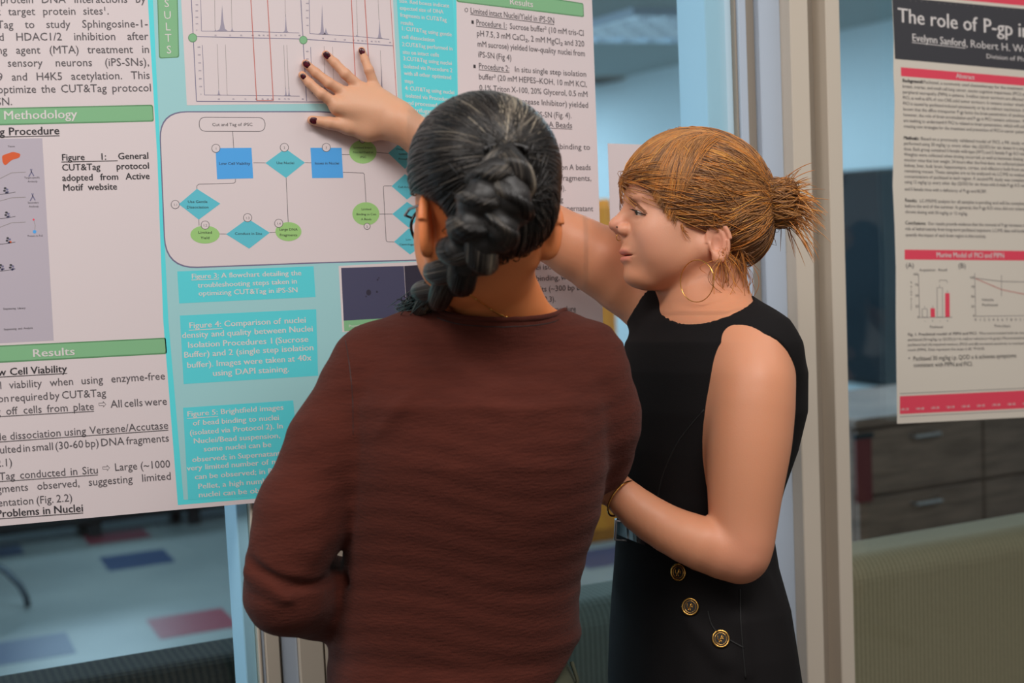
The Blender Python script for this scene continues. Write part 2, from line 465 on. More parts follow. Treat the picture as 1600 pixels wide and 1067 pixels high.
window(2, lx1, rx0 + 0.03, 'glass pane between the two mullions')
window(3, rx1, 4.6, 'glass pane behind the right poster')
hw = MB().box((-3.3, 0.0, TOP), (4.7, 0.12, 3.2)).build('wall_front', M['cream']); tag(hw, kind='structure')
for a, b in ((-3.3, -3.2), (4.6, 4.7)):
    t = MB().box((a, -0.004, 0), (b, 0.10, TOP)).build('trim_3' if a < 0 else 'trim_4', M['cream']); tag(t, kind='structure')

# ---- ceiling lights of the room: white louvred panels
lc = onplane(1045, 36, 2, ROOM_H)
M['lens'] = mat('light_lens', (200, 225, 235), 0.4, emit=((190, 225, 240), 1.6))
def troffer(cx, cy, label):
    e = empty('ceiling_light', (cx, cy, ROOM_H), label, 'ceiling light', 'louvred ceiling lights of the room behind the glass')
    L_, Wd = 0.6, 1.2
    MB().box((cx - L_, cy - Wd / 2 , ROOM_H - 0.012), (cx + L_, cy + Wd / 2, ROOM_H - 0.004)).build('lens', M['lens'], e)
    f = MB()
    for s in (-1, 1):
        f.box((cx - L_ - 0.03, cy + s * (Wd / 2 + 0.015) - 0.015, ROOM_H - 0.05), (cx + L_ + 0.03, cy + s * (Wd / 2 + 0.015) + 0.015, ROOM_H))
        f.box((cx + s * (L_ + 0.015) - 0.015, cy - Wd / 2, ROOM_H - 0.05), (cx + s * (L_ + 0.015) + 0.015, cy + Wd / 2, ROOM_H))
    f.build('frame', M['paleblue'], e)
    for i in range(1, 6):
        MB().box((cx - L_ + i * 0.2 - 0.012, cy - Wd / 2, ROOM_H - 0.05), (cx - L_ + i * 0.2 + 0.012, cy + Wd / 2, ROOM_H - 0.013)).build('slat', M['steel'], e)
    for i in range(1, 5):
        MB().box((cx - L_, cy - Wd / 2 + i * 0.24 - 0.012, ROOM_H - 0.05), (cx + L_, cy - Wd / 2 + i * 0.24 + 0.012, ROOM_H - 0.013)).build('slat', M['steel'], e)
troffer(lc[0], lc[1], 'louvred ceiling light panel above the ginger-haired person\'s head')
vc = onplane(945, 124, 2, ROOM_H)
v = empty('ceiling_vent', (vc[0], vc[1], ROOM_H), 'small dark ceiling vent beside the left poster\'s upper right edge', 'vent')
MB().box((vc[0] - 0.28, vc[1] - 0.28, ROOM_H - 0.02), (vc[0] + 0.28, vc[1] + 0.28, ROOM_H)).build('frame', M['taupe'], v)
for i in range(5):
    MB().box((vc[0] - 0.24, vc[1] - 0.22 + i * 0.1, ROOM_H - 0.03), (vc[0] + 0.24, vc[1] - 0.18 + i * 0.1, ROOM_H - 0.015)).build('slat', M['dark_steel'], v)

# ---- wall display on the side wall
p0 = onplane(1305, 268, 0, ROOM_X1 - 0.05); p1 = onplane(1425, 605, 0, ROOM_X1 - 0.05); pb = onplane(1400, 608, 0, ROOM_X1 - 0.05)
tv = empty('wall_display', (ROOM_X1 - 0.03, (p0[1] + p1[1]) / 2, pb[2]), 'large dark wall display behind the glass left of the right poster', 'display')
MB().box((ROOM_X1 - 0.06, p1[1], pb[2]), (ROOM_X1 - 0.002, p0[1], p0[2]), 0.01).build('bezel', M['black'], tv)
MB().box((ROOM_X1 - 0.063, p1[1] + 0.03, pb[2] + 0.03), (ROOM_X1 - 0.058, p0[1] - 0.03, p0[2] - 0.03)).build('screen', M['screen'], tv)

# ---- dark wood cabinet with steel pulls
c0 = W(1337, 655, 4.4)
cx0, cy0, ch = c0[0], c0[1], c0[2]
cab = empty('storage_cabinet', (cx0 + 1.0, cy0 + 0.3, 0), 'dark walnut storage cabinet with steel pulls behind the glass under the right poster', 'cabinet')
MB().box((cx0, cy0 + 0.02, 0.0), (cx0 + 2.05, cy0 + 0.55, ch - 0.03), 0.004).build('body', M['cabinet'], cab)
MB().box((cx0 - 0.01, cy0 - 0.01, ch - 0.03), (cx0 + 2.06, cy0 + 0.56, ch), 0.004).build('top', M['cabinet'], cab)
uw = 0.51
for i in range(4):
    for z0, z1, nm in ((ch - 0.245, ch - 0.04, 'drawer'), (0.08, ch - 0.255, 'door')):
        a = cx0 + 0.005 + i * uw
        d = MB().box((a, cy0, z0), (a + uw - 0.008, cy0 + 0.02, z1), 0.003).build(nm, M['cabinet'], cab)
        hc_ = a + uw / 2; hz = z1 - 0.035
        MB().tube([(hc_ - 0.05, cy0, hz), (hc_ - 0.05, cy0 - 0.025, hz), (hc_ + 0.05, cy0 - 0.025, hz), (hc_ + 0.05, cy0, hz)], 0.007, 6).build('handle', M['steel'], d)
rb = empty('banner', (W(1412, 790, 4.25)[0], cy0 - 0.03, W(1412, 795, 4.3)[2]), 'narrow faded red banner strip on the dark walnut cabinet', 'banner')  # solid red strip in place of a sign's reflection in the glass
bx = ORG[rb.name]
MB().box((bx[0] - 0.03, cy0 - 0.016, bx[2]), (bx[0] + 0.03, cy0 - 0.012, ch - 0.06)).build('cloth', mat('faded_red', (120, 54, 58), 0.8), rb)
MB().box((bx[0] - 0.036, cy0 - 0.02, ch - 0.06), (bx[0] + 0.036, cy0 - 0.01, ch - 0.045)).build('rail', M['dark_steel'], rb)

# ---- tall honey wood cabinet seen as a strip beside the left poster
hz0 = W(958, 310, 6.5)
hx1, hy0, hzt = hz0[0], hz0[1], hz0[2]
hcab = empty('tall_cabinet', (hx1 - 0.35, hy0 + 0.2, 0), 'tall honey-coloured wooden cabinet edging out behind the left poster', 'cabinet')
MB().box((hx1 - 0.7, hy0 + 0.02, 0), (hx1, hy0 + 0.42, hzt), 0.006).build('body', M['honey'], hcab)
for s in (0, 1):
    d = MB().box((hx1 - 0.69 + s * 0.345, hy0, 0.06), (hx1 - 0.352 + s * 0.345, hy0 + 0.02, hzt - 0.03), 0.004).build('door', M['honey'], hcab)
    MB().tube([(hx1 - 0.38 + s * 0.06, hy0 - 0.02, 0.8), (hx1 - 0.38 + s * 0.06, hy0 - 0.02, 0.95)], 0.006, 6).build('handle', M['steel'], d)

# ---- upholstered sofas standing with their backs to the glass
def sofa(label, x0, x1, y0, top, m, depth=0.75):
    e = empty('sofa', ((x0 + x1) / 2, y0 + depth / 2, 0), label, 'sofa')
    def cushion(name, lo, hi, b):
        f = MB(); f.box(lo, hi, b); o = f.build(name, m, e); return o
    P = []
    n = 9; r = 0.05
    prof = [(y0, 0.14)] + [(y0 + r - r * math.cos(a), top - r + r * math.sin(a)) for a in np.linspace(0, math.pi / 2, n)] + \
           [(y0 + 0.17 - r + r * math.sin(a), top - r + r * math.cos(a)) for a in np.linspace(0, math.pi / 2, n)] + [(y0 + 0.21, 0.14)]
    k = len(prof); V = [(x, y, z) for x in (x0, x1) for y, z in prof]
    Fs = [tuple(range(k)), tuple(range(2 * k - 1, k - 1, -1))] + [(i, i + k, (i + 1) % k + k, (i + 1) % k) for i in range(k)]
    mesh_obj('backrest', np.array(V), Fs, m, e)
    cushion('seat', (x0 + 0.1, y0 + 0.2, 0.24), (x1 - 0.1, y0 + depth, 0.44), 0.04)
    for a in (x0, x1 - 0.11): cushion('armrest', (a, y0 + 0.19, 0.14), (a + 0.11, y0 + depth, 0.60), 0.03)
    cushion('base', (x0 + 0.02, y0 + 0.05, 0.12), (x1 - 0.02, y0 + depth - 0.02, 0.25), 0.01)
    for a in (x0 + 0.08, x1 - 0.08):
        for b in (y0 + 0.08, y0 + depth - 0.08):
            MB().tube([(a, b, 0), (a, b, 0.13)], [0.014, 0.02], 8).build('leg', M['dark_steel'], e)
    return e
ys = 0.22
a = onplane(1330, 877, 1, ys); sofa('beige-grey striped sofa behind the glass under the right poster', a[0] - 0.08, a[0] + 1.7, ys, a[2], M['sofa_beige'])
b = onplane(935, 943, 1, ys); sofa('grey-green striped sofa seen between the two people', b[0] - 0.26, min(b[0] + 0.52, a[0] - 0.12), ys, b[2], M['sofa_green'])
c = onplane(270, 1048, 1, ys); sofa('dark woven striped sofa behind the glass at the bottom left', c[0] - 0.75, c[0] + 0.19, ys, c[2], M['sofa_dark'])

# ---- table with arched steel feet, far black bench
tf = onplane(44, 952, 2, 0.0)
th = onplane(-120, 950, 2, 0.0)
tb = empty('pedestal_table', (th[0], th[1], 0), 'round pedestal table, its grey steel foot showing at the left edge', 'table')
d0 = tf - th; dl = np.linalg.norm(d0); ang0 = math.atan2(d0[1], d0[0])
MB().tube([(th[0], th[1], 0.10), (th[0], th[1], 0.72)], 0.03, 12).build('pole', M['dark_steel'], tb, True)
for i in range(4):
    a = ang0 + i * math.pi / 2; u = np.array([math.cos(a), math.sin(a), 0])
    P = [th * [1, 1, 0] + u * dl * t + np.array([0, 0, z]) for t, z in ((0, 0.30), (0.3, 0.28), (0.6, 0.22), (0.82, 0.16), (0.94, 0.10), (0.99, 0.05), (1.0, 0.012))]
    MB().tube(P, 0.014, 8).build('foot', M['dark_steel'], tb, True)
n = 40
tm = MB(); ring = [(th[0] + 0.50 * math.cos(2 * math.pi * i / n), th[1] + 0.50 * math.sin(2 * math.pi * i / n)) for i in range(n)]
tm.add([(x, y, 0.72) for x, y in ring] + [(x, y, 0.75) for x, y in ring], [tuple(range(n - 1, -1, -1)), tuple(range(n, 2 * n))] + [(i, (i + 1) % n, (i + 1) % n + n, i + n) for i in range(n)])
tm.build('table_top', M['honey'], tb)
bn = onplane(120, 845, 2, 0.0)
be = empty('bench', (bn[0], bn[1], 0), 'black bench on short legs far behind the glass, below the left poster', 'bench')
MB().box((bn[0] - 1.6, bn[1] + 0.0, 0.07), (bn[0] + 1.3, bn[1] + 0.6, 0.46), 0.02).build('seat', M['black'], be)
MB().box((bn[0] - 1.6, bn[1] + 0.5, 0.46), (bn[0] + 1.3, bn[1] + 0.6, 0.9), 0.02).build('backrest', M['black'], be)
for q in (-1.5, -0.5, 0.1, 0.6, 1.2):
    for r in (0.05, 0.55):
        MB().box((bn[0] + q - 0.03, bn[1] + r - 0.03, 0), (bn[0] + q + 0.03, bn[1] + r + 0.03, 0.08)).build('leg', M['black'], be)
# ================================================================== printed sheets
_wc = {}
def word(s, bold):
    key = (s, bold)
    if key not in _wc:
        c = bpy.data.curves.new('w', 'FONT'); c.body = s; c.resolution_u = 2; c.offset = 0.0
        o = bpy.data.objects.new('w', c); m = o.to_mesh()
        n = len(m.vertices); V = np.zeros(n * 3, np.float32); m.vertices.foreach_get('co', V)
        V = V.reshape(-1, 3)[:, :2].astype(float)
        Fs = [tuple(p.vertices) for p in m.polygons]
        if bold and n:      # heavier strokes: the outline struck twice
            Fs = Fs + [tuple(i + n for i in f) for f in Fs]; V = np.vstack([V, V + [0.030, 0.004]])
        o.to_mesh_clear(); bpy.data.objects.remove(o); bpy.data.curves.remove(c)
        w = V[:, 0].max() if n else 0.3
        _wc[key] = (V, Fs, w)
    return _wc[key]
CAP = 0.682
OFF = 0.0150
class Sheet:
    """flat print on a sheet hung on the glass; coordinates are measured along the sheet"""
    def __init__(s, e, off=OFF): s.e = e; s.L = {}; s.off = off
    def q(s, x, y, k): return G(x, y, s.off + 0.00007 * k)
    def mb(s, name, m, k):
        s.n = getattr(s, 'n', 0) + 1
        return s.L.setdefault((name, m, k, s.n), MB())
    def poly(s, name, m, k, pts):
        s.mb(name, m, k).add([s.q(x, y, k) for x, y in pts], [tuple(range(len(pts)))])
    def line(s, name, m, k, pts, w=0.8):
        mb = s.mb(name, m, k)
        for (x0, y0), (x1, y1) in zip(pts[:-1], pts[1:]):
            d = math.hypot(x1 - x0, y1 - y0) or 1; nx, ny = -(y1 - y0) / d * w / 2, (x1 - x0) / d * w / 2
            mb.add([s.q(x0 + nx, y0 + ny, k), s.q(x1 + nx, y1 + ny, k), s.q(x1 - nx, y1 - ny, k), s.q(x0 - nx, y0 - ny, k)], [(0, 1, 2, 3)])
    def ellipse(s, name, m, k, cx, cy, rx, ry, n=28):
        s.poly(name, m, k, [(cx + rx * math.cos(2 * math.pi * i / n), cy + ry * math.sin(2 * math.pi * i / n)) for i in range(n)])
    def ring(s, name, m, k, cx, cy, rx, ry, w, n=24):
        P = [(cx + rx * math.cos(2 * math.pi * i / n), cy + ry * math.sin(2 * math.pi * i / n)) for i in range(n + 1)]
        s.line(name, m, k, P, w)
    def text(s, t, x0, y0, x1, y1, cap, m='ink', bold=False, mode='justify', under=False, k=6, name='text_line', lean=0.05):
        """baseline (x0,y0)-(x1,y1). justify: gaps stretched; fit: scaled; center / left: natural size"""
        mb = s.mb(name, m, k)
        words = t.split(' '); sc = cap / CAP; sp = 0.28
        ws = [word(w, bold)[2] if w else 0.0 for w in words]
        L = math.hypot(x1 - x0, y1 - y0); ux, uy = (x1 - x0) / L, (y1 - y0) / L
        nat = (sum(ws) + sp * (len(ws) - 1)) * sc; kx = 1.0; gap = sp * sc; st = 0.0
        if mode == 'justify' and len(ws) > 1:
            gap = (L - sum(ws) * sc) / (len(ws) - 1)
            if gap < 0.16 * sc: kx = L / nat; gap = sp * sc * kx
        elif mode in ('fit', 'justify'): kx = L / nat; gap = sp * sc * kx
        elif mode == 'center':
            if nat > L: kx = L / nat; gap *= kx
            st = (L - nat * kx) / 2
        elif mode == 'right': st = L - nat
        pos = st
        for w, ww in zip(words, ws):
            if w:
                V, Fs, _ = word(w, bold)
                pts = []
                for vi, (a, b) in enumerate(V):
                    a = a * sc * kx + pos; b = b * sc
                    pts.append(s.q(x0 + ux * a - lean * b, y0 + uy * a - b, k + (0.45 if bold and vi >= len(V) // 2 else 0)))
                mb.add(pts, Fs)
            pos += ww * sc * kx + gap
        if under:
            name = 'underline'; e = pos - gap
            o = cap * 0.2
            s.line(name, m, k, [(x0 + ux * st, y0 + uy * st + o), (x0 + ux * e, y0 + uy * e + o)], max(0.7, cap * 0.09))
    def done(s):
        for (name, m, k, _), mb in s.L.items():
            if mb.V: mb.build(name, M[m], s.e)

def sheet_body(e, pts, m, off=OFF, name='sheet'):
    F_ = [G(x, y, off) for x, y in pts]; B_ = [G(x, y, off) + np.array([0, 0.0006, 0]) for x, y in pts]
    # back vertices share x,z with the front so the sheet has a real thickness
    n = len(pts)
    MB().add(F_ + B_, [tuple(range(n)), tuple(range(2 * n - 1, n - 1, -1))] + [(i, i + n, (i + 1) % n + n, (i + 1) % n) for i in range(n)]).build(name, m, e)
def rounded(corners, radii, n=8):
    out = []
    m = len(corners)
    for i in range(m):
        p = np.array(corners[i], float); a = np.array(corners[i - 1], float); b = np.array(corners[(i + 1) % m], float); r = radii[i]
        s_ = p + (a - p) / np.linalg.norm(a - p) * r; t_ = p + (b - p) / np.linalg.norm(b - p) * r
        for j in range(n + 1):
            t = j / n
            w = 0.12
            q = (1 - t) ** 2 * s_ + 2 * t * (1 - t) * p + t * t * t_
            out.append(tuple(q))
    return out

# ---------------------------------------------------------------- left poster
c = G(260, 830, OFF)
lp = empty('research_poster', (c[0], -OFF, c[2]), 'large research poster with a teal middle column, a green Methodology bar and a flowchart', 'poster')
sheet_body(lp, [(-478, -300), (914, -300), (925, 0), (934, 250), (943, 530), (950, 736), (430, 783), (270, 797), (0, 822), (-404, 862)], M['paper'])
S = Sheet(lp)
# left column
ly = [("enzymes mice protein DNA interactions by", -118, 5.5, 228, 4, 12), ("to chromatin at target protein sites¹.", -122, 24.5, 170, 22.5, 12),
      ("optimize CUT&Tag to study Sphingosine-1-", -130, 45, 231, 42.5, 12), ("phosphate mediated HDAC1/2 inhibition after", -150, 64.5, 232, 62, 12),
      ("microtubule targeting agent (MTA) treatment in", -150, 85, 233, 82.5, 12), ("iPS derived sensory neurons (iPS-SNs),", -100, 105, 233, 102.5, 12),
      ("and H3K9 and H4K5 acetylation. This", -75, 127, 234, 123, 12), ("study aims to optimize the CUT&Tag protocol", -112, 147, 236, 142.5, 12), ("in iPS-SN.", -64, 166, 19, 164, 12)]
for t, x0, y0, x1, y1, h in ly: S.text(t, x0, y0, x1, y1, h, 'ink', lean=0.06)
S.poly('bar_edge', 'ink_green_edge', 1, rounded([(-300, 175), (239, 163.5), (240.5, 190), (-300, 203)], [6, 4, 4, 6]))
S.poly('heading_bar', 'ink_green_bar', 2, rounded([(-298, 177), (237.5, 165.5), (239, 188), (-298, 200.5)], [6, 4, 4, 6]))
S.text('Methodology', 5, 187, 121, 184.5, 13.5, 'ink_white', True, 'fit')
S.text('CUT&Tag Procedure', -70, 213, 93, 209.5, 12, 'ink_bold', True, 'fit', True)
for t, a, b, cc, d in (('General', 184, 248.8, 232, 247.8), ('CUT&Tag protocol', 96.5, 266.5, 233, 263.5), ('adopted from Active', 97, 282.7, 234, 279.5), ('Motif website', 98, 298, 183, 296)):
    S.text(t, a, b, cc, d, 10, 'ink_bold', True)
S.text('Figure 1:', 96, 250.8, 166, 249.3, 10, 'ink_bold', True); S.line('underline', 'ink_bold', 6, [(96, 253), (184, 251)], 1)
# method diagram
S.poly('figure_panel', 'ink_lilac', 1, [(-180, 220), (66, 216), (84, 532), (-180, 545)])
S.poly('liver_drawing', 'ink_orange', 3, rounded([(3, 243), (20, 237), (32, 240), (31, 246), (18, 250), (8, 259), (4, 254)], [3] * 7, 3))
S.poly('liver_drawing', 'ink_red', 2, rounded([(18, 248), (20, 240), (33, 241), (26, 247)], [2] * 4, 3))
S.text('Tissue', 12, 230, 23, 229.6, 2.6, 'ink', k=4)
for i, (x, y, m) in enumerate(((49, 268, 'ink_violet'), (51, 306, 'ink_lilac'))):
    mm = 'ink_violet'
    S.line('antibody_drawing', mm, 3, [(x, y), (x, y + 1), (x - 4, y + 8)], 1.6); S.line('antibody_drawing', mm, 3, [(x, y), (x + 4, y + 7)], 1.6)
    S.line('antibody_drawing', mm, 3, [(x - 1.5, y - 4), (x, y), (x + 1, y - 4)], 1.2)
S.ellipse('enzyme_drawing', 'ink_rose', 3, 52.5, 343, 1.6, 1.6, 10); S.line('enzyme_drawing', 'ink_faint', 2, [(52.5, 343), (55, 352), (54, 362)], 0.7); S.ellipse('enzyme_drawing', 'ink_blue', 3, 54, 362, 2.8, 2.8, 12)
for t, x, y in (('Target-specific', 50, 279), ('Antibody', 51, 285), ('Secondary', 52, 318), ('Antibody', 53, 324), ('Protein A-Tn5', 55, 370)):
    S.text(t, x - 14, y, x + 14, y - 0.5, 2.8, 'ink', k=4, mode='center')
S.text('Sequencing Library', 5, 484, 40, 482.5, 3, 'ink_bold', k=4); S.text('Sequencing and Analysis', 6, 516, 51, 513.5, 3, 'ink_bold', k=4)
for y, xs_ in ((298, (9,)), (336, (11,)), (376, (13,)), (418, (2, 18))):
    S.line('chromatin_drawing', 'ink', 2, [(-40, y + 10), (-12, y + 5), (2, y + 5.5), (14, y + 4), (24, y + 2)], 0.9)
    for x in xs_:
        for a, b, m in ((-2, 0, 'ink_bar_black'), (2, -2, 'ink_violet'), (1, 3, 'ink_navy'), (-1, -4, 'ink_bar_black'), (3, 2, 'ink_orange' if y == 376 else 'ink_violet')):
            S.ellipse('chromatin_drawing', m, 3, x + a, y + b, 2.2, 1.7, 8)
for y0, y1 in ((281, 269), (316, 308), (357, 347)):
    S.line('arrow_drawing', 'ink_faint', 2, [(-60, y0 + 14), (-20, y0 + 4), (0, y0 - 2), (18, y1 + 1), (40, y1)], 0.9)
# results column, left
S.poly('bar_edge', 'ink_green_edge', 1, rounded([(-300, 554), (259, 527.5), (261, 553), (-300, 583)], [6, 3, 4, 6]))
S.poly('heading_bar', 'ink_green_bar', 2, rounded([(-298, 556), (257.5, 529.5), (259, 551), (-298, 580)], [6, 3, 4, 6]))
S.text('Results', 50, 558, 117, 554.5, 12, 'ink_white', True, 'fit')
S.text('Low Cell Viability', -22, 588, 105, 581, 11, 'ink_bold', True, 'fit', True)
for t, x0, y0, x1, y1, u in (("Low cell viability when using enzyme-free", -62, 611.5, 258, 592.5, 0), ("dissociation required by CUT&Tag", -66, 632, 166, 619, 0),
        ("Scraping off cells from plate", -56, 651.5, 147, 640, 1), ("⇨", 154, 637.5, 166, 637, 0), ("All cells were", 173, 637, 261, 632, 0),
        ("Gentle dissociation using Versene/Accutase", -36, 690.5, 263, 669.5, 1), ("resulted in small (30-60 bp) DNA fragments", -22, 710, 264, 689.5, 0), ("(Fig. 2.1)", -52, 733, 19, 727.5, 0),
        ("CUT&Tag conducted in Situ", -46, 753, 153, 739.5, 1), ("⇨", 160, 737, 172, 736.5, 0), ("Large (~1000", 179, 735.5, 266, 730, 0), ("bp) fragments observed, suggesting limited", -58, 774, 267, 749, 0), ("fragmentation (Fig. 2.2)", -42, 794, 113, 783, 0)):
    S.text(t, x0, y0, x1, y1, 11.6, 'ink', under=bool(u), lean=0.07)
S.text('Problems in Nuclei', -6, 808.5, 130, 799, 11.6, 'ink_bold', True, 'fit', True, lean=0.07)

# middle column panels
S.poly('teal_column', 'ink_cyan', 1, [(205, -290), (702, -290), (713, 0), (716, 188), (738, 405), (752, 747), (460, 774), (278, 789), (255, 500), (246, 250), (231, 0)])
S.poly('teal_column', 'ink_teal_light', 2, [(213, -284), (698, -284), (708, 0), (711, 188), (733, 405), (744, 741), (460, 767), (287, 781), (263, 500), (251, 250), (239, 0)])
S.poly('bar_edge', 'ink_green_edge', 3, rounded([(242, -120), (275, -120), (280, 90), (248.5, 91.5)], [4, 4, 4, 4]))
S.poly('side_badge', 'ink_green_bar', 4, rounded([(243.5, -118), (273.5, -118), (278.4, 88.5), (250, 90)], [4, 4, 4, 4]))
for t, x, y in (('E', 260, -8), ('S', 260.5, 11), ('U', 261.5, 29.5), ('L', 262.5, 47.5), ('T', 263, 65), ('S', 264, 83.5), ('R', 259.5, -26)):
    S.text(t, x - 8, y, x + 8, y, 12, 'ink_white', False, 'center', k=6)
# graphs
g3 = lambda x, y: (240 + x / 3.81, y / 3.81)
S.poly('chart_panel', 'paper', 3, [(275, -250), (604, -250), (614, 0), (622, 160), (292, 164.5), (283, 0)])
for pts in ([(297, -250), (299, 0), (307, 158)], [(307, 158.3), (502, 159.3), (619, 158.5)], [(302, 57), (474, 61), (614, 71.5)], [(462, -250), (470, 0), (479, 158)]):
    S.line('chart_frame', 'ink_violet', 5, pts, 1.1)
S.line('chart_frame', 'ink_red', 5, [(600, -250), (610, 0), (620, 158)], 0.9)
for pts in ([(380, -250), (392, 0), (401, 157)], [(406, -250), (418, 0), (427, 157)], [(401, 157), (427, 157)], [(541, -250), (549, 0), (557, 157)], [(562, -250), (570, 0), (580, 157)]):
    S.line('chart_marker', 'ink_red', 6, pts, 1.3)
S.ellipse('badge_edge', 'ink_green_edge', 7, 301, 59, 7, 7); S.ellipse('chart_badge', 'ink_green_bar', 8, 301, 59, 6, 6)
S.ellipse('badge_edge', 'ink_green_edge', 7, 474, 62.5, 6.3, 6.5); S.ellipse('chart_badge', 'ink_green_bar', 8, 474, 62.5, 5.4, 5.6)
def axis(pts, w=0.7): S.line('chart_axis', 'ink_violet', 5, [g3(*p) for p in pts], w)
def peak(cx, base, top, w, sk=0.0):
    P = [(-1, 0), (-0.45, 0.06), (-0.25, 0.25), (-0.12, 0.6), (0, 1), (0.10, 0.7), (0.25, 0.35), (0.5, 0.08), (1, 0)]
    S.poly('chart_peak', 'ink_peak', 5, [g3(cx + a * w + (1 - b) * sk, base - b * (base - top)) for a, b in P])
axis([(272, -300), (285, 185), (600, 188), (868, 196)]); axis([(922, -200), (930, 200), (1200, 216), (1402, 234)]); axis([(290, 268), (303, 565), (870, 572)]); axis([(935, 280), (945, 560)])
for cx, b, t, w in ((408, 184, 30, 34), (368, 184, 172, 12), (467, 186, 160, 16), (787, 191, 78, 16), (1003, 203, 25, 22), (1025, 206, 165, 28), (1345, 230, 110, 20), (1210, 216, 206, 20), (388, 566, 528, 16), (787, 570, 515, 12), (806, 571, 512, 12), (440, 567, 562, 14), (1020, 540, 400, 14), (1358, 560, 380, 14)):
    peak(cx, b, t, w)
for p in ([(362, -150), (366, 175)], [(460, -150), (466, 165)], [(778, -150), (785, 100)], [(378, 262), (388, 530)], [(427, 265), (438, 562)], [(775, 268), (785, 530)], [(793, 268), (804, 530)], [(1015, 275), (1020, 520)], [(1065, 280), (1074, 540)], [(1350, 300), (1358, 520)], [(1330, -150), (1342, 120)], [(1205, -100), (1214, 210)]):
    S.line('chart_marker', 'ink_faint', 5, [g3(*q) for q in p], 0.5)
for x in (368, 455, 522, 590, 628, 655, 682, 728, 760, 783, 868): S.text('%d' % (x % 90 + 10), g3(x - 9, 0)[0], g3(0, 214)[1], g3(x + 9, 0)[0], g3(0, 215)[1], 2.2, 'ink_violet', k=6, mode='center')
for x in (388, 475, 545, 612, 648, 680, 706, 748, 782, 804, 888): S.text('%d' % (x % 90 + 10), g3(x - 9, 0)[0], g3(0, 593)[1], g3(x + 9, 0)[0], g3(0, 594)[1], 2.2, 'ink_violet', k=6, mode='center')
for x in (1008, 1080, 1138, 1190, 1218, 1243, 1262, 1298, 1322, 1342, 1408): S.text('%d' % (x % 90 + 10), g3(x - 9, 0)[0], g3(0, 232 + (x - 1000) * 0.06)[1], g3(x + 9, 0)[0], g3(0, 233 + (x - 1000) * 0.06)[1], 2.2, 'ink_violet', k=6, mode='center')
for i, y in enumerate((284, 330, 378, 424, 472, 519, 565)): S.text('%d' % (600 - 100 * i), g3(255 + i * 2, 0)[0], g3(0, y)[1], g3(284 + i * 2, 0)[0], g3(0, y)[1], 2.0, 'ink_violet', k=6, mode='center')
for i, y in enumerate((32, 68, 106, 145, 183)): S.text('%d' % (400 - 100 * i), g3(242, 0)[0], g3(0, y)[1], g3(272, 0)[0], g3(0, y)[1], 2.0, 'ink_violet', k=6, mode='center')
for i, y in enumerate((24, 66, 110, 155, 310, 355)): S.text('%d' % (400 - 100 * (i % 4)), g3(902, 0)[0], g3(0, y)[1], g3(928, 0)[0], g3(0, y)[1], 2.0, 'ink_violet', k=6, mode='center')
# cyan text box beside the graphs
S.poly('caption_box', 'ink_teal', 3, [(611, -160), (705, -160), (707.5, 0), (716, 182), (630, 176), (620, 0)])
for i, (t, y0, y1, x1) in enumerate((("2 to verify Cut&Tag using", -7, -2.5, 703), ("size. Red boxes indicate", 4, 12, 702), ("expected size of DNA", 15, 21.5, 693), ("fragments in CUT&Tag", 26, 34, 698), ("results.", 38, 40, 647), ("1: CUT&Tag using gentle", 47, 57, 706),
        ("cell dissociation", 60, 65.5, 679), ("2:CUT&Tag performed in", 72, 79, 707), ("situ on intact cells", 84, 89, 686), ("3:CUT&Tag using nuclei", 94, 102, 706), ("isolated via Procedure 2", 106, 113, 707), ("with all other optimized", 117, 124, 705),
        ("steps", 129, 130.5, 646), ("4: CUT&Tag using nuclei", 140.5, 147.5, 710), ("isolated via Procedure 2", 152, 159, 710), ("and processed with", 163, 169, 700), ("centrifugation", 174, 178, 686))):
    S.text(t, 623 + i * 0.75, y0, x1, y1, 6.2, 'ink_white', True, 'fit', k=5)
# flow chart
z4 = lambda x, y: (240 + x / 3.636, 160 + y / 3.637)
BOX = [(247.7, 173.7), (500, 173.5), (732, 190), (740, 405), (500, 411.5), (258, 420.5)]
S.poly('flowchart_panel', 'ink_violet', 3, rounded(BOX, [44, 5, 30, 30, 5, 50]))
BI = [(249.6, 175.7), (500, 175.5), (730, 192), (738, 403), (500, 409.5), (259.8, 418.4)]
S.poly('flowchart_panel', 'paper', 4, rounded(BI, [43, 5, 29, 29, 5, 49]))
def conn(*p): S.line('flowchart_line', 'ink', 5, [z4(*q) for q in p], 0.8)
conn((449, 165), (455, 260)); conn((465, 435), (465, 452), (455, 459), (256, 465), (246, 474), (246, 492)); conn((567, 343), (635, 344)); conn((860, 342), (902, 344)); conn((753, 428), (765, 690))
conn((257, 665), (258, 700)); conn((372, 747), (415, 748)); conn((658, 740), (695, 738)); conn((1070, 296), (1115, 297)); conn((1267, 284), (1335, 290)); conn((1076, 397), (1190, 401), (1197, 408), (1207, 568))
conn((1283, 634), (1358, 634)); conn((1352, 474), (1310, 475), (1305, 480), (1321, 785), (1328, 792), (1370, 793))
S.line('flowchart_node', 'ink', 5, [z4(*q) for q in (lambda P: P + P[:1])([(258, 124)] and [tuple(v) for v in rounded([(258, 84), (632, 86), (634, 165), (260, 164)], [39, 39, 39, 39])])], 0.9)
S.text('Cut and Tag of iPSC', *z4(333, 135), *z4(562, 134), 5.0, 'ink_bold', False, 'fit')
def shape(kind, m, pts): S.poly('flowchart_node', m, 6, [z4(*q) for q in pts])
shape('sq', 'ink_blue', [(352, 260), (556, 258), (566, 431), (361, 436)]); shape('sq', 'ink_blue', [(891, 258), (1068, 258), (1077, 429), (901, 430)])
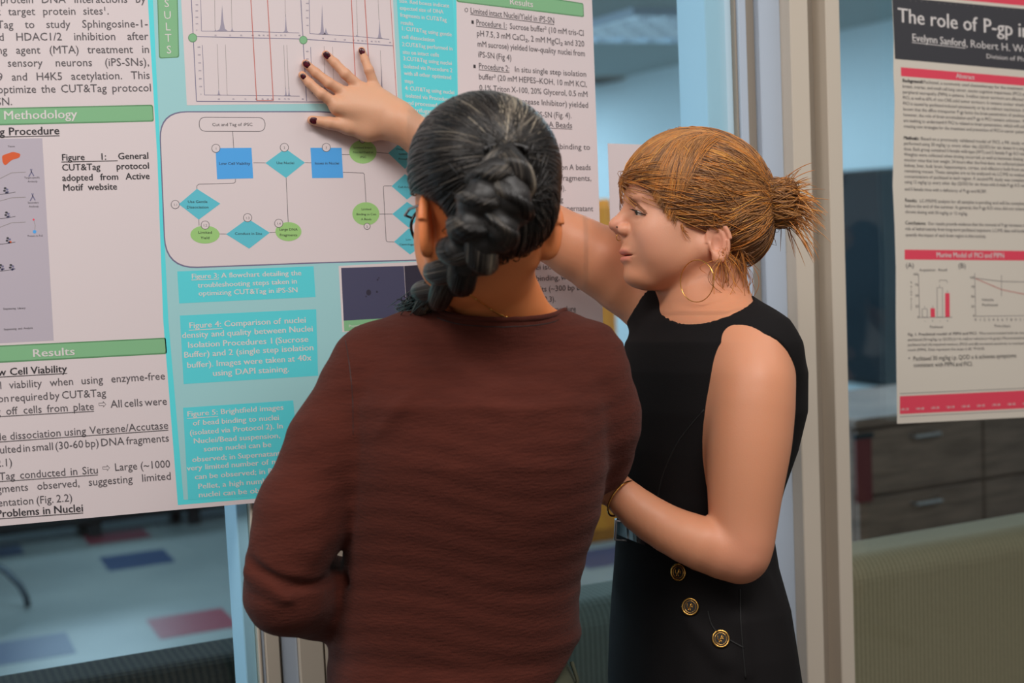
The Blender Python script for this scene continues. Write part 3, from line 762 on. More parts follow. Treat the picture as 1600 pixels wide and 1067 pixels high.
shape('d', 'ink_diamond', [(635, 344), (748, 262), (860, 342), (752, 429)]); shape('d', 'ink_diamond', [(143, 578), (246, 491), (379, 575), (257, 666)]); shape('d', 'ink_diamond', [(412, 749), (535, 660), (660, 740), (543, 831)])
shape('d', 'ink_diamond', [(1333, 288), (1420, 212), (1520, 290), (1428, 378)]); shape('d', 'ink_diamond', [(1352, 476), (1428, 407), (1530, 478), (1440, 552)]); shape('d', 'ink_diamond', [(1356, 634), (1440, 565), (1540, 632), (1450, 712)]); shape('d', 'ink_diamond', [(1366, 792), (1450, 715), (1560, 790), (1457, 864)])
for x, y, rx, ry in ((292, 751, 83, 51), (766, 734, 74, 54), (1189, 281, 78, 67), (1206, 633, 77, 66)): S.ellipse('flowchart_node', 'ink_leaf', 6, *z4(x, y), rx / 3.636, ry / 3.637)
for t, x, y in (('1', 354, 261), ('2', 743, 256), ('3', 981, 256), ('4', 1187, 213), ('1.1', 123, 580), ('1.2', 293, 697), ('1.3', 534, 655), ('1.4', 711, 687), ('5', 1213, 704)):
    r = 25 if x < 1100 else 19
    S.ellipse('badge_edge', 'ink', 7, *z4(x, y), r / 3.636, r / 3.636, 20); S.ellipse('number_badge', 'paper', 8, *z4(x, y), (r - 3) / 3.636, (r - 3) / 3.636, 20)
    S.text(t, *z4(x - 20, y + 8), *z4(x + 20, y + 8), 3.6, 'ink', False, 'center', k=9)
for t, x, y, w, h in (('Low Cell Viability', 460, 354, 178, 5), ('Use Nuclei', 748, 350, 100, 4.6), ('Issues in Nuclei', 984, 352, 138, 4.6), ('Use Gentle', 250, 571, 112, 4.8), ('Dissociation', 250, 602, 124, 4.8), ('Limited', 292, 745, 78, 4.6), ('Yield', 292, 776, 50, 4.6),
        ('Conduct in Situ', 538, 752, 154, 4.6), ('Large DNA', 766, 728, 104, 4.6), ('Fragments', 766, 760, 100, 4.6), ('Limited Intact', 1190, 262, 108, 3.9), ('Nuclei/Yield in', 1190, 289, 116, 3.9), ('iPSC', 1190, 316, 36, 3.9), ('Limited', 1208, 612, 56, 3.9), ('Binding to Con', 1208, 641, 112, 3.9), ('A Beads', 1208, 669, 58, 3.9),
        ('Change', 1400, 270, 46, 3.6), ('Isolation', 1425, 298, 64, 3.6), ('Procedure', 1428, 326, 74, 3.6), ('Cell Amount', 1436, 486, 96, 3.6), ('Low', 1448, 784, 30, 3.6), ('Centrifugation', 1452, 812, 110, 3.6)):
    S.text(t, *z4(x - w / 2, y), *z4(x + w / 2, y), h * 0.82, 'ink_bold', False, 'fit', k=9, lean=0.03)
# captions
def cap_box(pts): S.poly('caption_box', 'ink_teal', 3, pts)
cap_box([(277, 424), (490, 416), (493, 464), (280, 474)]); cap_box([(281, 493), (494, 483), (497, 587), (287, 600)]); cap_box([(286, 637), (458, 625.5), (472, 770), (294, 781)])
def caps(rows, h):
    for t, x0, y0, x1, y1 in rows: S.text(t, x0, y0, x1, y1, h, 'ink_white', True, 'fit', k=5, lean=0.06)
caps([("Figure 3: A flowchart detailing the", 299, 435.5, 471, 430), ("troubleshooting steps taken in", 309, 449.5, 464, 443), ("optimizing CUT&Tag in iPS-SN", 310, 462, 465, 456.5)], 7.6)
S.line('underline', 'ink_white', 5, [(299, 437.5), (342, 436)], 1)
caps([("Figure 4: Comparison of nuclei", 295, 513, 478, 504), ("density and quality between Nuclei", 284, 528.5, 489, 517.5), ("Isolation Procedures 1 (Sucrose", 293, 543.5, 482, 534), ("Buffer) and 2 (single step isolation", 287, 559, 490, 547), ("buffer). Images were taken at 40x", 292, 575, 487, 563), ("using DAPI staining.", 332, 587.5, 452, 580.5)], 9)
S.line('underline', 'ink_white', 5, [(295, 516), (348, 513.3)], 1.1)
caps([("Figure 5: Brightfield images", 292, 651, 443, 640), ("of bead binding to nuclei", 301, 665, 436, 656), ("(isolated via Protocol 2). In", 296, 680, 442, 669), ("Nuclei/Bead suspension,", 302, 693, 438, 684), ("some nuclei can be", 318, 705.5, 424, 698), ("observed; in Supernatant,", 300, 722, 441, 711.5), ("very limited number of nuclei", 292, 735.5, 456, 723), ("can be observed; in Bead", 304, 749, 446, 738), ("Pellet, a high number of", 309, 764, 446, 752.5), ("nuclei can be observed.", 310, 777, 448, 767)], 8)
S.line('underline', 'ink_white', 5, [(292, 654), (341, 650.5)], 1)
# micrographs
S.poly('photo_print', 'paper', 3, [(529, 415.5), (735, 404), (742, 512), (535, 519)])
S.poly('photo_print', 'ink_navy', 4, [(533, 418.5), (631, 415.5), (636, 499), (537, 501)]); S.poly('photo_print', 'ink_navy_dark', 4, [(631.5, 415.5), (731, 409), (737, 497), (636.5, 499)])
S.poly('photo_label', 'ink_green_bar', 5, [(537, 501), (598, 497.5), (600, 515), (538, 517.5)]); S.poly('photo_label', 'ink_navy_dark', 4, [(600, 497.5), (640, 496), (640, 514), (601, 515)])
S.text('Procedure 1 Sucrose', 545, 511.5, 594, 509, 4, 'ink_white', False, 'fit', k=6)
for x, y, r in ((576, 457, 4), (589, 456, 1.6), (590, 437, 1.4), (592, 434, 1), (572, 463, 1.2)): S.ellipse('photo_speck', 'ink_navy_dark', 5, x, y, r, r * 1.2, 10)
# right column
S.poly('bar_edge', 'ink_green_edge', 1, rounded([(706, -27), (911.5, 5), (912.5, 27), (714, 3)], [3, 3, 3, 3])); S.poly('heading_bar', 'ink_green_bar', 2, rounded([(707, -25), (910.5, 6.5), (911.3, 25), (715.5, 1.5)], [3, 3, 3, 3]))
S.text('Results', 796, 6.5, 833, 11.5, 9.5, 'ink_white', True, 'fit')
S.ring('bullet', 'ink', 6, 728.7, 15.5, 2.2, 3, 0.7)
for x, y in ((738.5, 34.5), (741.5, 103.5)): S.poly('bullet', 'ink_bold', 6, [(x - 1.8, y - 2.8), (x + 1.6, y - 2.4), (x + 1.8, y + 2.8), (x - 1.6, y + 2.4)])
rc = [("Limited intact Nuclei/Yield in iPS-SN", 735, 20.5, 866, 36.5, 9, 'fit', 1), ("Procedure 1:", 744, 39, 792, 44, 9, 'fit', 1), ("Sucrose buffer² (10 mM tris-Cl", 796.5, 45, 912, 56, 9, 'fit', 0),
      ("pH 7.5, 3 mM CaCl₂, 2 mM MgCl₂ and 320", 745, 56, 913, 73, 9, 'fit', 0), ("mM sucrose) yielded low-quality nuclei from", 746, 72.5, 914, 88, 9, 'fit', 0), ("iPS-SN (Fig 4)", 747, 89, 799, 94.5, 9, 'fit', 0),
      ("Procedure 2:", 748, 107, 796, 111.5, 9, 'justify', 1), ("In situ single step isolation", 804, 112, 916, 120, 8.6, 'justify', 0), ("buffer³ (20 mM HEPES–KOH, 10 mM KCl,", 748, 123.5, 917, 136, 8.8, 'fit', 0), ("0.1% Triton X-100, 20% Glycerol, 0.5 mM", 749, 141, 918, 151.5, 8.8, 'fit', 0),
      ("spermidine, Protease Inhibitor) yielded", 752, 158.5, 919, 168.5, 8.8, 'fit', 0), ("nuclei from iPS-SN (Fig. 4).", 790, 182, 893, 184.5, 8.8, 'fit', 0), ("Problems in Concanavalin A Beads", 740, 193, 894, 200, 8.6, 'fit', 1), ("no cells:", 826, 216.5, 857, 217.5, 8.6, 'fit', 0),
      ("beads in debris binding to", 800, 231, 922, 234, 8.6, 'justify', 0), ("range of Con A beads", 832, 265, 923, 265.5, 8.6, 'fit', 0), ("(~2-3 bp fragments,", 834, 281.5, 924, 282.5, 8.6, 'fit', 0), ("(Fig. 2.4).", 848, 297, 884, 298, 8.4, 'fit', 0),
      ("using", 858, 315.5, 880, 315.5, 8.4, 'fit', 0), ("in supernatant", 866, 329, 927, 330, 8.6, 'fit', 0), ("Nuclei isolation of", 812, 422, 905, 419.5, 8.4, 'fit', 0), ("bead binding, we saw", 812, 440, 912, 436, 8.4, 'justify', 0), ("results (~300 bp DNA", 824, 456.5, 926, 452, 8.4, 'justify', 0), ("(Fig. 2.3).", 832, 472.5, 868, 471, 8.4, 'fit', 0),
      ("New Procedure", 838, 488, 900, 486.5, 8.6, 'fit', 1), ("paclitaxel-", 890, 516.5, 931, 514.5, 8.4, 'fit', 0)]
for t, x0, y0, x1, y1, h, mo, u in rc: S.text(t, x0, y0, x1, y1, h, 'ink', False, mo, bool(u), lean=0.04)
S.done()

# ---------------------------------------------------------------- right poster
c = G(1500, 655, OFF)
rp = empty('conference_poster', (c[0], -OFF, c[2]), 'research poster with a charcoal title band and rose-red bars, on the right pane', 'poster')
sheet_body(rp, [(1391, -60), (1394, 0), (1396.5, 60), (1396, 110), (1398, 160), (1396.5, 230), (1395, 290), (1398, 350), (1400, 420), (1400, 500), (1401, 580), (1402, 662), (1600, 652), (2060, 628), (2040, 20)], M['paper_warm'])
S = Sheet(rp)
S.poly('title_band', 'ink_rose', 1, [(1393, -58), (2038, 22), (2038, 50), (1440, -6), (1395, -9)])
S.poly('title_band', 'ink_bar_black', 2, [(1394, -7), (1440, -1), (2040, 55), (2043, 155), (1600, 110), (1398.5, 92)])
S.text('The role of P-gp in brain toxicity', 1402.5, 34, 1760, 78, 22, 'ink_white', True, 'fit', lean=0.02)
S.text('Evelynn Sanford', 1425, 64, 1508.5, 73, 11.5, 'ink_white', True, 'fit', True); S.text(', Robert H. Weber, and others', 1509, 73, 1700, 92, 11.5, 'ink_white', False, 'fit')
S.text('Division of Pharmaceutics', 1541, 91, 1650, 100, 7, 'ink_white', False, 'fit')
for i in range(8): S.text('· · · ·', 1420 + i * 45, 2.5 + i * 4, 1450 + i * 45, 5 + i * 4, 3, 'ink_faint', False, 'fit')
S.poly('heading_bar', 'ink_rose', 1, [(1407.5, 105), (1600, 121), (2040, 160), (2040, 178), (1600, 134), (1408, 119)])
S.text('Abstract', 1494, 121.5, 1523, 124.5, 7, 'ink_white', True, 'fit')
body = ["Background: Paclitaxel, a commonly used chemotherapy for the treatment of", "breast, ovarian, and small cell lung cancer, causes cognitive impairment (PICI) and", "peripheral neuropathy (PIPN) in patients. 3 million cancer survivors are affected by", "PICI, as well as 60% of non-CNS solid tumor survivors. It remains unclear whether",
        "PICI is caused by paclitaxel-induced cytotoxicity or by an indirect mechanism. It is", "known that the efflux transporter P-gp limits the brain penetration of paclitaxel;", "however, the role of brain accumulation and P-gp in PICI remains unknown. We", "are seeking to understand if PICI is related to brain penetration, which will aid in", "creating new strategies for the treatment and prevention of PICI in cancer patients."]
for i, t in enumerate(body): S.text(t, 1410 + i * 0.25, 128 + i * 8.9, 1606, 141.5 + i * 8.4, 5, 'ink', False, 'justify')
body = ["Methods: Based on a previously validated model of PICI, a PK study was", "performed using 30 mg/kg i.p. every other day (QOD) for six doses in a single", "dose. Each group contained 5 female wild-type (WT) and 5 female P-gp KO mice.", "Weights were collected when dosing occurred, as well as between dosing to",
        "monitor mice that lost weight. 24 hours after the final dose, we collected plasma,", "kidney, liver, bulk brain, hippocampus, cortex, and olfactory bulb from each", "remaining mouse. These samples are to be analyzed via LC/MS to evaluate", "concentrations of paclitaxel in each region. A second PK study was completed", "using 12 mg/kg i.p. every other day (QOD) for six doses with 6 male P-gp KO mice"]
for i, t in enumerate(body): S.text(t, 1412 + i * 0.2, 217.5 + i * 8.6, 1606, 226.5 + i * 8.25, 5, 'ink', False, 'justify')
S.text("and 5 female mice with a deficiency of P-gp and BCRP.", 1413.5, 297.5, 1542, 301.5, 5, 'ink', False, 'fit')
S.text("Background:", 1410, 128, 1443, 130.3, 5.2, 'ink_bold', True, 'fit', k=7); S.text("Methods:", 1412, 217.5, 1434, 219, 5.2, 'ink_bold', True, 'fit', k=7)
S.text("Results:", 1414, 315, 1433, 316, 5.4, 'ink_bold', True, 'fit')
S.text("LC-MS/MS analysis for all samples is pending and will be completed", 1437, 316, 1606, 320.5, 5, 'ink'); S.text("before the end of the summer. In general, the P-gp KO mice did not tolerate", 1414, 324, 1606, 329, 5, 'ink'); S.text("chronic dosing with 30 mg/kg or 12 mg/kg.", 1414.5, 333, 1512, 336, 5, 'ink', False, 'fit')
S.text("Conclusions:", 1414.5, 350.5, 1447, 351.5, 5.4, 'ink_bold', True, 'fit'); S.text("Our results provide evidence that the removal of P-gp increases the", 1450, 351.5, 1606, 354.5, 5, 'ink')
S.text("risk of lethal toxicity from long-term paclitaxel exposure. LC/MS data will further", 1414.5, 359.5, 1606, 363.5, 5, 'ink'); S.text("quantify the impact of each brain region in this toxicity.", 1415, 369, 1541, 371.5, 5, 'ink', False, 'fit')
S.poly('heading_bar', 'ink_rose', 1, [(1413.5, 390), (1600, 392), (2045, 396), (2045, 412), (1600, 407), (1413.5, 405.5)])
S.text('Murine Model of PICI and PIPN', 1463, 402, 1569, 403, 8, 'ink_white', True, 'fit')
S.text('(A)', 1415, 418, 1428, 418.3, 7.5, 'ink', False, 'fit'); S.text('(B)', 1497, 418.5, 1509, 418.8, 7.5, 'ink', False, 'fit')
# bar chart
z8 = lambda x, y: (1380 + x / 3.442, 370 + y / 3.442)
S.line('chart_axis', 'ink_faint', 3, [z8(190, 200), z8(196, 434), z8(372, 432)], 0.9)
for x0, x1, t, m in ((208, 238, 386, 'ink_faint'), (254, 278, 384, 'ink_rose'), (288, 320, 272, 'ink_faint'), (333, 357, 303, 'ink_rose')):
    S.poly('chart_bar', m, 3, [z8(x0, t), z8(x1, t), z8(x1 + 1, 432), z8(x0 + 1, 432)])
    if m == 'ink_faint': S.poly('chart_bar', 'paper_warm', 4, [z8(x0 + 3, t + 3), z8(x1 - 3, t + 3), z8(x1 - 2, 430), z8(x0 + 4, 430)])
    S.line('chart_marker', 'ink_faint', 5, [z8((x0 + x1) / 2, t), z8((x0 + x1) / 2, t - 14)], 0.7)
S.line('chart_marker', 'ink_faint', 5, [z8(302, 245), z8(304, 232), z8(342, 234), z8(345, 248)], 0.7)
for t, x, y, w in (('Acquisition', 237, 184, 86), ('Recall', 320, 184, 48), ('Paclitaxel', 286, 490, 70), ('100', 174, 207, 26), ('75', 180, 264, 18), ('50', 182, 322, 18), ('25', 182, 380, 18), ('0', 188, 438, 9), ('-', 225, 458, 6), ('+', 266, 458, 8), ('-', 306, 458, 6), ('+', 346, 458, 8),
                   ('100', 478, 225, 26), ('75', 482, 275, 18), ('50', 482, 327, 18), ('25', 482, 380, 18), ('0', 488, 430, 9), ('Vehicle', 562, 344, 64), ('Paclitaxel', 574, 372, 84), ('Time (days)', 640, 485, 86)):
    S.text(t, *z8(x - w / 2, y), *z8(x + w / 2, y), 3.8, 'ink', False, 'fit')
for i, x in enumerate(range(497, 770, 24)): S.text(str(i), *z8(x - 5, 452), *z8(x + 5, 452), 4, 'ink', False, 'center')
for i, y in enumerate(range(250, 400, 13)): S.text('% Time Freezing'[i:i + 1] if i < 15 and '% Time Freezing'[i:i + 1] != ' ' else '.', *z8(145, y), *z8(157, y), 3, 'ink', False, 'center')
S.line('chart_axis', 'ink_faint', 3, [z8(492, 195), z8(497, 427), z8(900, 422)], 0.9)
S.line('chart_curve', 'ink_faint', 4, [z8(496, 222), z8(638, 240), z8(760, 242), z8(900, 242)], 1); S.line('chart_curve', 'ink_red', 4, [z8(496, 224), z8(638, 284), z8(757, 308), z8(900, 330)], 1.1)
S.line('chart_marker', 'ink_faint', 5, [z8(636, 205), z8(636, 320)], 0.7)
S.text("Fig. 1. Preclinical model of PIPN and PICI.", 1418.5, 524.5, 1527, 522.5, 4.2, 'ink', True, 'fit'); S.text("Mice were treated with six doses", 1530, 522.5, 1606, 521.5, 4, 'ink')
for i, t in enumerate(("paclitaxel (30 mg/kg, i.p. QOD) (n = 6, red) or vehicle (n = 6, gray). Mice treated with", "paclitaxel had (A) impaired memory (PICI) and (B) increased sensitivity to mechanical")):
    S.text(t, 1418.5, 532.5 + i * 8, 1606, 529.5 + i * 8.4, 4, 'ink')
S.text("touch (PIPN). Data represent the mean ± SE. *P<0.05", 1418.5, 548.5, 1538, 546.5, 4, 'ink', False, 'fit')
S.text('•', 1419, 563, 1422, 563, 7, 'ink', False, 'left')
S.text("Paclitaxel 30 mg/kg i.p. QOD x 6 achieves symptoms", 1427, 563.5, 1588, 558.5, 6.6, 'ink_bold', False, 'fit'); S.text("consistent with PIPN and PICI.", 1427.5, 573.5, 1520, 571.5, 6.6, 'ink_bold', False, 'fit')
S.poly('footer_band', 'ink_rose', 1, [(1406, 619), (1600, 610), (2056, 588), (2058, 612), (1600, 638), (1406, 647)])
S.line('footer_band', 'ink_faint', 2, [(1406, 615), (1600, 606.5), (2056, 584)], 1); S.line('footer_band', 'ink_faint', 2, [(1406, 651), (1600, 641.5), (2056, 616)], 1)
for i in range(12): S.text('1.00-1.00', 1407 + i * 23.8, 641.5 - i * 1.15, 1420 + i * 23.8, 640.9 - i * 1.15, 3.6, 'ink_white', True, 'fit')
S.done()

# ---------------------------------------------------------------- small paper notice
c = G(1025, 440, 0.002)
nt_ = empty('paper_notice', (c[0], -0.002, c[2]), 'plain white sheet taped to the glass behind the ginger-haired person\'s face', 'paper')
sheet_body(nt_, [(949.5, 224), (1094, 229), (1101, 445), (957, 444)], M['paper'], 0.002)
# ================================================================== people
def frame(fwd, up=(0, 1, 0)):
    f = np.array(fwd, float); f /= np.linalg.norm(f)
    u = np.array(up, float); u -= f * (u @ f); u /= np.linalg.norm(u)
    s = np.cross(f, u)
    return np.stack([f, u, s], 1)               # columns forward, up, side
def march(px, py, f, z0, z1, off=0.0):
    z = z0
    for _ in range(120):
        d = float(f(K(px, py, z)[None])[0]) - off
        if d < 2e-4: break
        z += max(d * 0.8, 2e-4)
        if z > z1: break
    return K(px, py, z)
def snap(P, f, off=0.0, it=4, e=0.002):
    P = np.array(P, float)
    for _ in range(it):
        g = grad(f, P, e); d = f(P) - off
        P = P - (d / ((g * g).sum(1) + 1e-6))[:, None] * g
    return P
def multi(f, coarse, fine):
    """one mesh from several grids of the same field; the coarse one gives way inside the fine boxes"""
    Vs, Qs, n = [], [], 0
    P, Q = surf(f, *coarse)
    if fine:
        C = P[Q].mean(1); keep = np.ones(len(Q), bool)
        for lo, hi, h in fine:
            keep &= ~np.all((C > np.asarray(lo) + coarse[2] * 1.2) & (C < np.asarray(hi) - coarse[2] * 1.2), 1)
        Q = Q[keep]
    Vs.append(P); Qs.append(Q); n += len(P)
    for lo, hi, h in fine:
        P, Q = surf(f, lo, hi, h); Vs.append(P); Qs.append(Q + n); n += len(P)
    P = np.concatenate(Vs); Q = np.concatenate(Qs)
    used, inv = np.unique(Q, return_inverse=True)
    return P[used], inv.reshape(Q.shape)
def box_at(c, r): c = np.asarray(c, float); r = np.asarray(r, float); return c - r, c + r

EYE_R = np.array([[0.88, -0.47, 0], [0.47, 0.88, 0], [0, 0, 1.0]])
def head_sdf(q):
    m = np.array([1, 1, -1.0])
    a = q.copy(); a[:, 2] = np.abs(a[:, 2])                    # mirrored halves
    f = ell(q, (0.002, 0.030, 0), (0.094, 0.083, 0.073))
    f = smin(f, ell(q, (0.040, -0.026, 0), (0.055, 0.078, 0.059)), 0.03)
    f = smin(f, cone(a, (0.004, -0.052, 0.050), (0.066, -0.087, 0.014), 0.016, 0.018), 0.022)
    f = smin(f, ell(q, (0.081, -0.086, 0), (0.0205, 0.017, 0.021)), 0.014)
    f = smin(f, ell(a, (0.060, -0.031, 0.034), (0.029, 0.026, 0.025)), 0.02)
    f = smin(f, ell(a, (0.052, -0.056, 0.030), (0.028, 0.026, 0.026)), 0.02)
    f = smin(f, ell(q, (0.082, -0.052, 0), (0.022, 0.027, 0.027)), 0.015)
    f = smin(f, ell(a, (0.081, 0.021, 0.020), (0.014, 0.009, 0.024)), 0.012)
    f = smax(f, -ell(a, (0.105, 0.001, 0.034), (0.017, 0.011, 0.019)), 0.010)
    f = smin(f, cone(q, (0.086, 0.014, 0), (0.1075, -0.0125, 0), 0.008, 0.0100), 0.010)
    f = smin(f, ell(q, (0.1120, -0.0160, 0), (0.0110, 0.0088, 0.0092)), 0.006)
    f = smin(f, ell(a, (0.1015, -0.0235, 0.0115), (0.0110, 0.0080, 0.0070)), 0.004)
    f = smin(f, cone(q, (0.109, -0.022, 0), (0.100, -0.034, 0), 0.005, 0.006), 0.006)
    f = smax(f, -ell(a, (0.108, -0.0305, 0.0062), (0.0055, 0.0035, 0.0030)), 0.002)
    f = smin(f, ell(q, (0.0985, -0.0525, 0), (0.0085, 0.0045, 0.0190)), 0.005)
    f = smin(f, ell(q, (0.0970, -0.0645, 0), (0.0085, 0.0050, 0.0170)), 0.005)
    f = smax(f, -ell(q, (0.1010, -0.0590, 0), (0.0150, 0.0012, 0.0260)), 0.0025)
    f = smin(f, np.linalg.norm(a - np.array([0.079, 0.001, 0.031]), axis=1) - 0.0134, 0.004)
    f = smax(f, -ell(a, (0.0905, -0.0018, 0.0345), (0.0110, 0.0024, 0.0115), EYE_R), 0.0012)
    return f
def ear_sdf(q, c, flare=0.35, size=1.0, tilt=0.15):
    """outer ear round the point c in head coordinates (mirrored side handled by caller)"""
    R = frame((-math.sin(tilt), math.cos(tilt), 0), (0, 0, 1))     # long axis, outward, across
    l = (q - np.asarray(c)) / size
    b = l.copy(); ca, sa = math.cos(flare), math.sin(flare)
    # flare: back edge swings outward
    x = l[:, 0] * ca - l[:, 2] * sa; z = l[:, 0] * sa + l[:, 2] * ca
    ct, st = math.cos(tilt), math.sin(tilt)
    X = x * ct - l[:, 1] * st; Y = x * st + l[:, 1] * ct; Z = z
    Y2 = Y.copy(); wv = np.where(Y > 0, 1.0, 0.82)
    r = np.sqrt((X / (0.0165 * wv)) ** 2 + (Y / 0.0265) ** 2)
    rim = np.sqrt(((r - 1) * 0.0175) ** 2 + (Z - 0.002) ** 2) - 0.0034
    front = X > 0.010
    disc = smax(np.abs(Z + 0.001) - 0.0026, (r - 1) * 0.0165, 0.003)
    anti = np.sqrt((((np.sqrt(((X - 0.002) / 0.0095) ** 2 + ((Y - 0.001) / 0.0165) ** 2)) - 1) * 0.011) ** 2 + (Z - 0.001) ** 2) - 0.0026
    e = smin(rim, disc, 0.003); e = smin(e, anti, 0.003)
    P = np.stack([X, Y, Z], 1)
    e = smin(e, ell(P, (0.006, -0.0235, 0.0005), (0.0085, 0.0085, 0.0045)), 0.004)      # lobe
    e = smin(e, ell(P, (0.0125, -0.004, 0.002), (0.0040, 0.0055, 0.004)), 0.003)          # tragus
    e = smax(e, -ell(P, (0.004, -0.004, 0.004), (0.0070, 0.0100, 0.0048)), 0.003)          # concha
    return e * size
def hand_sdf(p, wrist, d, n, side=1.0, curl=0.5):
    """relaxed hand: wrist point, pointing direction d, back-of-hand normal n"""
    F_ = frame(d, n); X = lambda a, b, c: np.asarray(wrist) + F_ @ np.array([a, b, c * side])
    f = None
    def add(pts, rs, k=0.006):
        nonlocal f
        e = chain(p, pts, rs, 0.004); f = e if f is None else smin(f, e, k)
    for c, l, r in ((-0.030, 0.9, 1), (-0.010, 1.0, 1), (0.011, 0.95, 1), (0.030, 0.75, 0.88)):
        add([X(0, 0, c * 0.4), X(0.085 * (0.96 + l * 0.04), 0.004, c)], [0.018, 0.0115], 0.012)
    for c, l, r in ((-0.030, 0.9, 1), (-0.010, 1.0, 1), (0.011, 0.95, 1), (0.030, 0.75, 0.88)):
        a0 = curl; P = [X(0.085, 0.002, c)]; ang = -curl * 0.6; x, y = 0.085, 0.002
        for s_ in (0.042, 0.026, 0.020):
            x += s_ * l * math.cos(ang); y += s_ * l * math.sin(ang); P.append(X(x, y, c * 1.06)); ang -= curl
        add(P, [0.0098 * r, 0.0088 * r, 0.0080 * r, 0.0070 * r], 0.003)
    add([X(0.012, -0.008, -0.018), X(0.045, -0.014, -0.042), X(0.072, -0.020, -0.050), X(0.094, -0.026, -0.048)], [0.016, 0.012, 0.0098, 0.0082], 0.008)
    return f

# ------------------------------------------------------------------ the ginger-haired person
M['skin_fair'] = mat('fair_skin', (226, 184, 160), 0.46, sss=0.18, attr='Col', bump=(500, 0.08, (1, 1, 1)), spec=0.4)
M['dress'] = mat('black_dress_fabric', (20, 17, 18), 0.85, bump=(700, 0.15, (1, 1, 1)), spec=0.2)
M['gold'] = mat('gold_metal', (220, 170, 90), 0.22, 1.0)
M['belt'] = mat('glossy_black_belt', (14, 15, 19), 0.22, coat=0.5)
M['polish'] = mat('chipped_dark_polish', (38, 8, 16), 0.2, mix=((92, 20, 36), 260, (1, 1, 1)))
M['eye_white'] = mat('eye_white', (222, 212, 204), 0.15)
M['iris'] = mat('iris', (58, 56, 48), 0.1)
M['dark'] = mat('near_black', (20, 16, 16), 0.4)
SH = 0.0155
def H(px, py, off): return w2c(G(px, py, SH + off))
WO = K(1085, 335, 2.0); WF = frame((-math.cos(0.14), 0, -math.sin(0.14)))
if WF[2, 2] > 0: pass
NEAR = 1.0 if WF[2, 2] < 0 else -1.0
wl_ = lambda p: (p - WO) @ WF
def wq(u, v, w): return WO + WF @ np.array([u, v, w * NEAR])       # w positive = side facing the camera
TC, TS = math.cos(math.radians(27)), math.sin(math.radians(27))
def rowpx(y, xl, xr, b, z=2.0, ang=(TC, TS), grow=0.0):
    half = (xr - xl) / 2 / FPX * z
    a = math.sqrt(max(half * half - (b * ang[1]) ** 2, 1e-5)) / ang[0]
    return (-(y - 533.5) / FPX * z, ((xl + xr) / 2 - 800) / FPX * z, z, a + grow, b + grow)
def rloft(p, rows, n=2.2, c=TC, s=TS):
    rows = sorted(rows); A = np.array(rows); Y = p[:, 1]
    xc, zc, a, b = (np.interp(Y, A[:, 0], A[:, i]) for i in (1, 2, 3, 4))
    dx, dz = p[:, 0] - xc, p[:, 2] - zc
    u = -c * dx - s * dz; w = s * dx - c * dz
    q = (np.abs(u / a) ** n + np.abs(w / b) ** n) ** (1 / n)
    d = (q - 1) * np.minimum(a, b)
    return smax(smax(d, A[0, 0] - Y, 0.015), Y - A[-1, 0], 0.03)
# true vertical direction in camera metres, for the parts below the frame
DOWN = w2c(CAM + np.array([0, 0, -1.0]))
def drop(p, h):      # point straight below p at world height h
    w = c2w(np.asarray(p)); w[2] = h; return w2c(w)
WR = [(474, 1040, 1180, .10), (500, 1010, 1212, .135), (535, 985, 1236, .148), (580, 974, 1248, .150), (640, 968, 1250, .145), (700, 968, 1238, .132), (760, 970, 1218, .120), (825, 968, 1200, .115),
      (880, 966, 1206, .130), (940, 963, 1220, .150), (1000, 960, 1228, .160), (1067, 958, 1238, .165), (1200, 962, 1246, .165), (1400, 985, 1262, .15), (1560, 1000, 1268, .14)]
dress_rows = [rowpx(*r) for r in WR]
body_rows = [rowpx(*r, grow=-0.007) for r in WR[:-3]]
RSH, LSH = K(1012, 452, 2.12), K(1178, 602, 1.872)
RA = spl([RSH, K(940, 408, 2.11), K(860, 364, 2.10), K(790, 322, 2.09), K(730, 277, 2.085), K(655, 214, 2.055), K(620, 190, 2.045)], [0.058, 0.050, 0.0405, 0.037, 0.036, 0.0245, 0.022], 2)
LA = spl([LSH, K(1171, 680, 1.86), K(1165, 750, 1.85), K(1161, 820, 1.845), K(1158, 866, 1.84)], [0.052, 0.0520, 0.0460, 0.0395, 0.0350], 3)
LF = spl([K(1154, 868, 1.84), K(1099, 850, 1.84), K(1045, 827, 1.855), K(998, 797, 1.868), K(962, 765, 1.88), K(942, 750, 1.885)], [0.0355, 0.0335, 0.0292, 0.0260, 0.0213, 0.0200], 2)
def w_arms(p):
    f = chain(p, *RA, 0.012)
    g = smin(gate(p, lambda q: chain(q, *LA, 0.012), K(1168, 735, 1.855), 0.19, 0.04), gate(p, lambda q: chain(q, *LF, 0.008), K(1050, 815, 1.86), 0.14, 0.04), 0.007)
    return smin(f, g, 0.01)
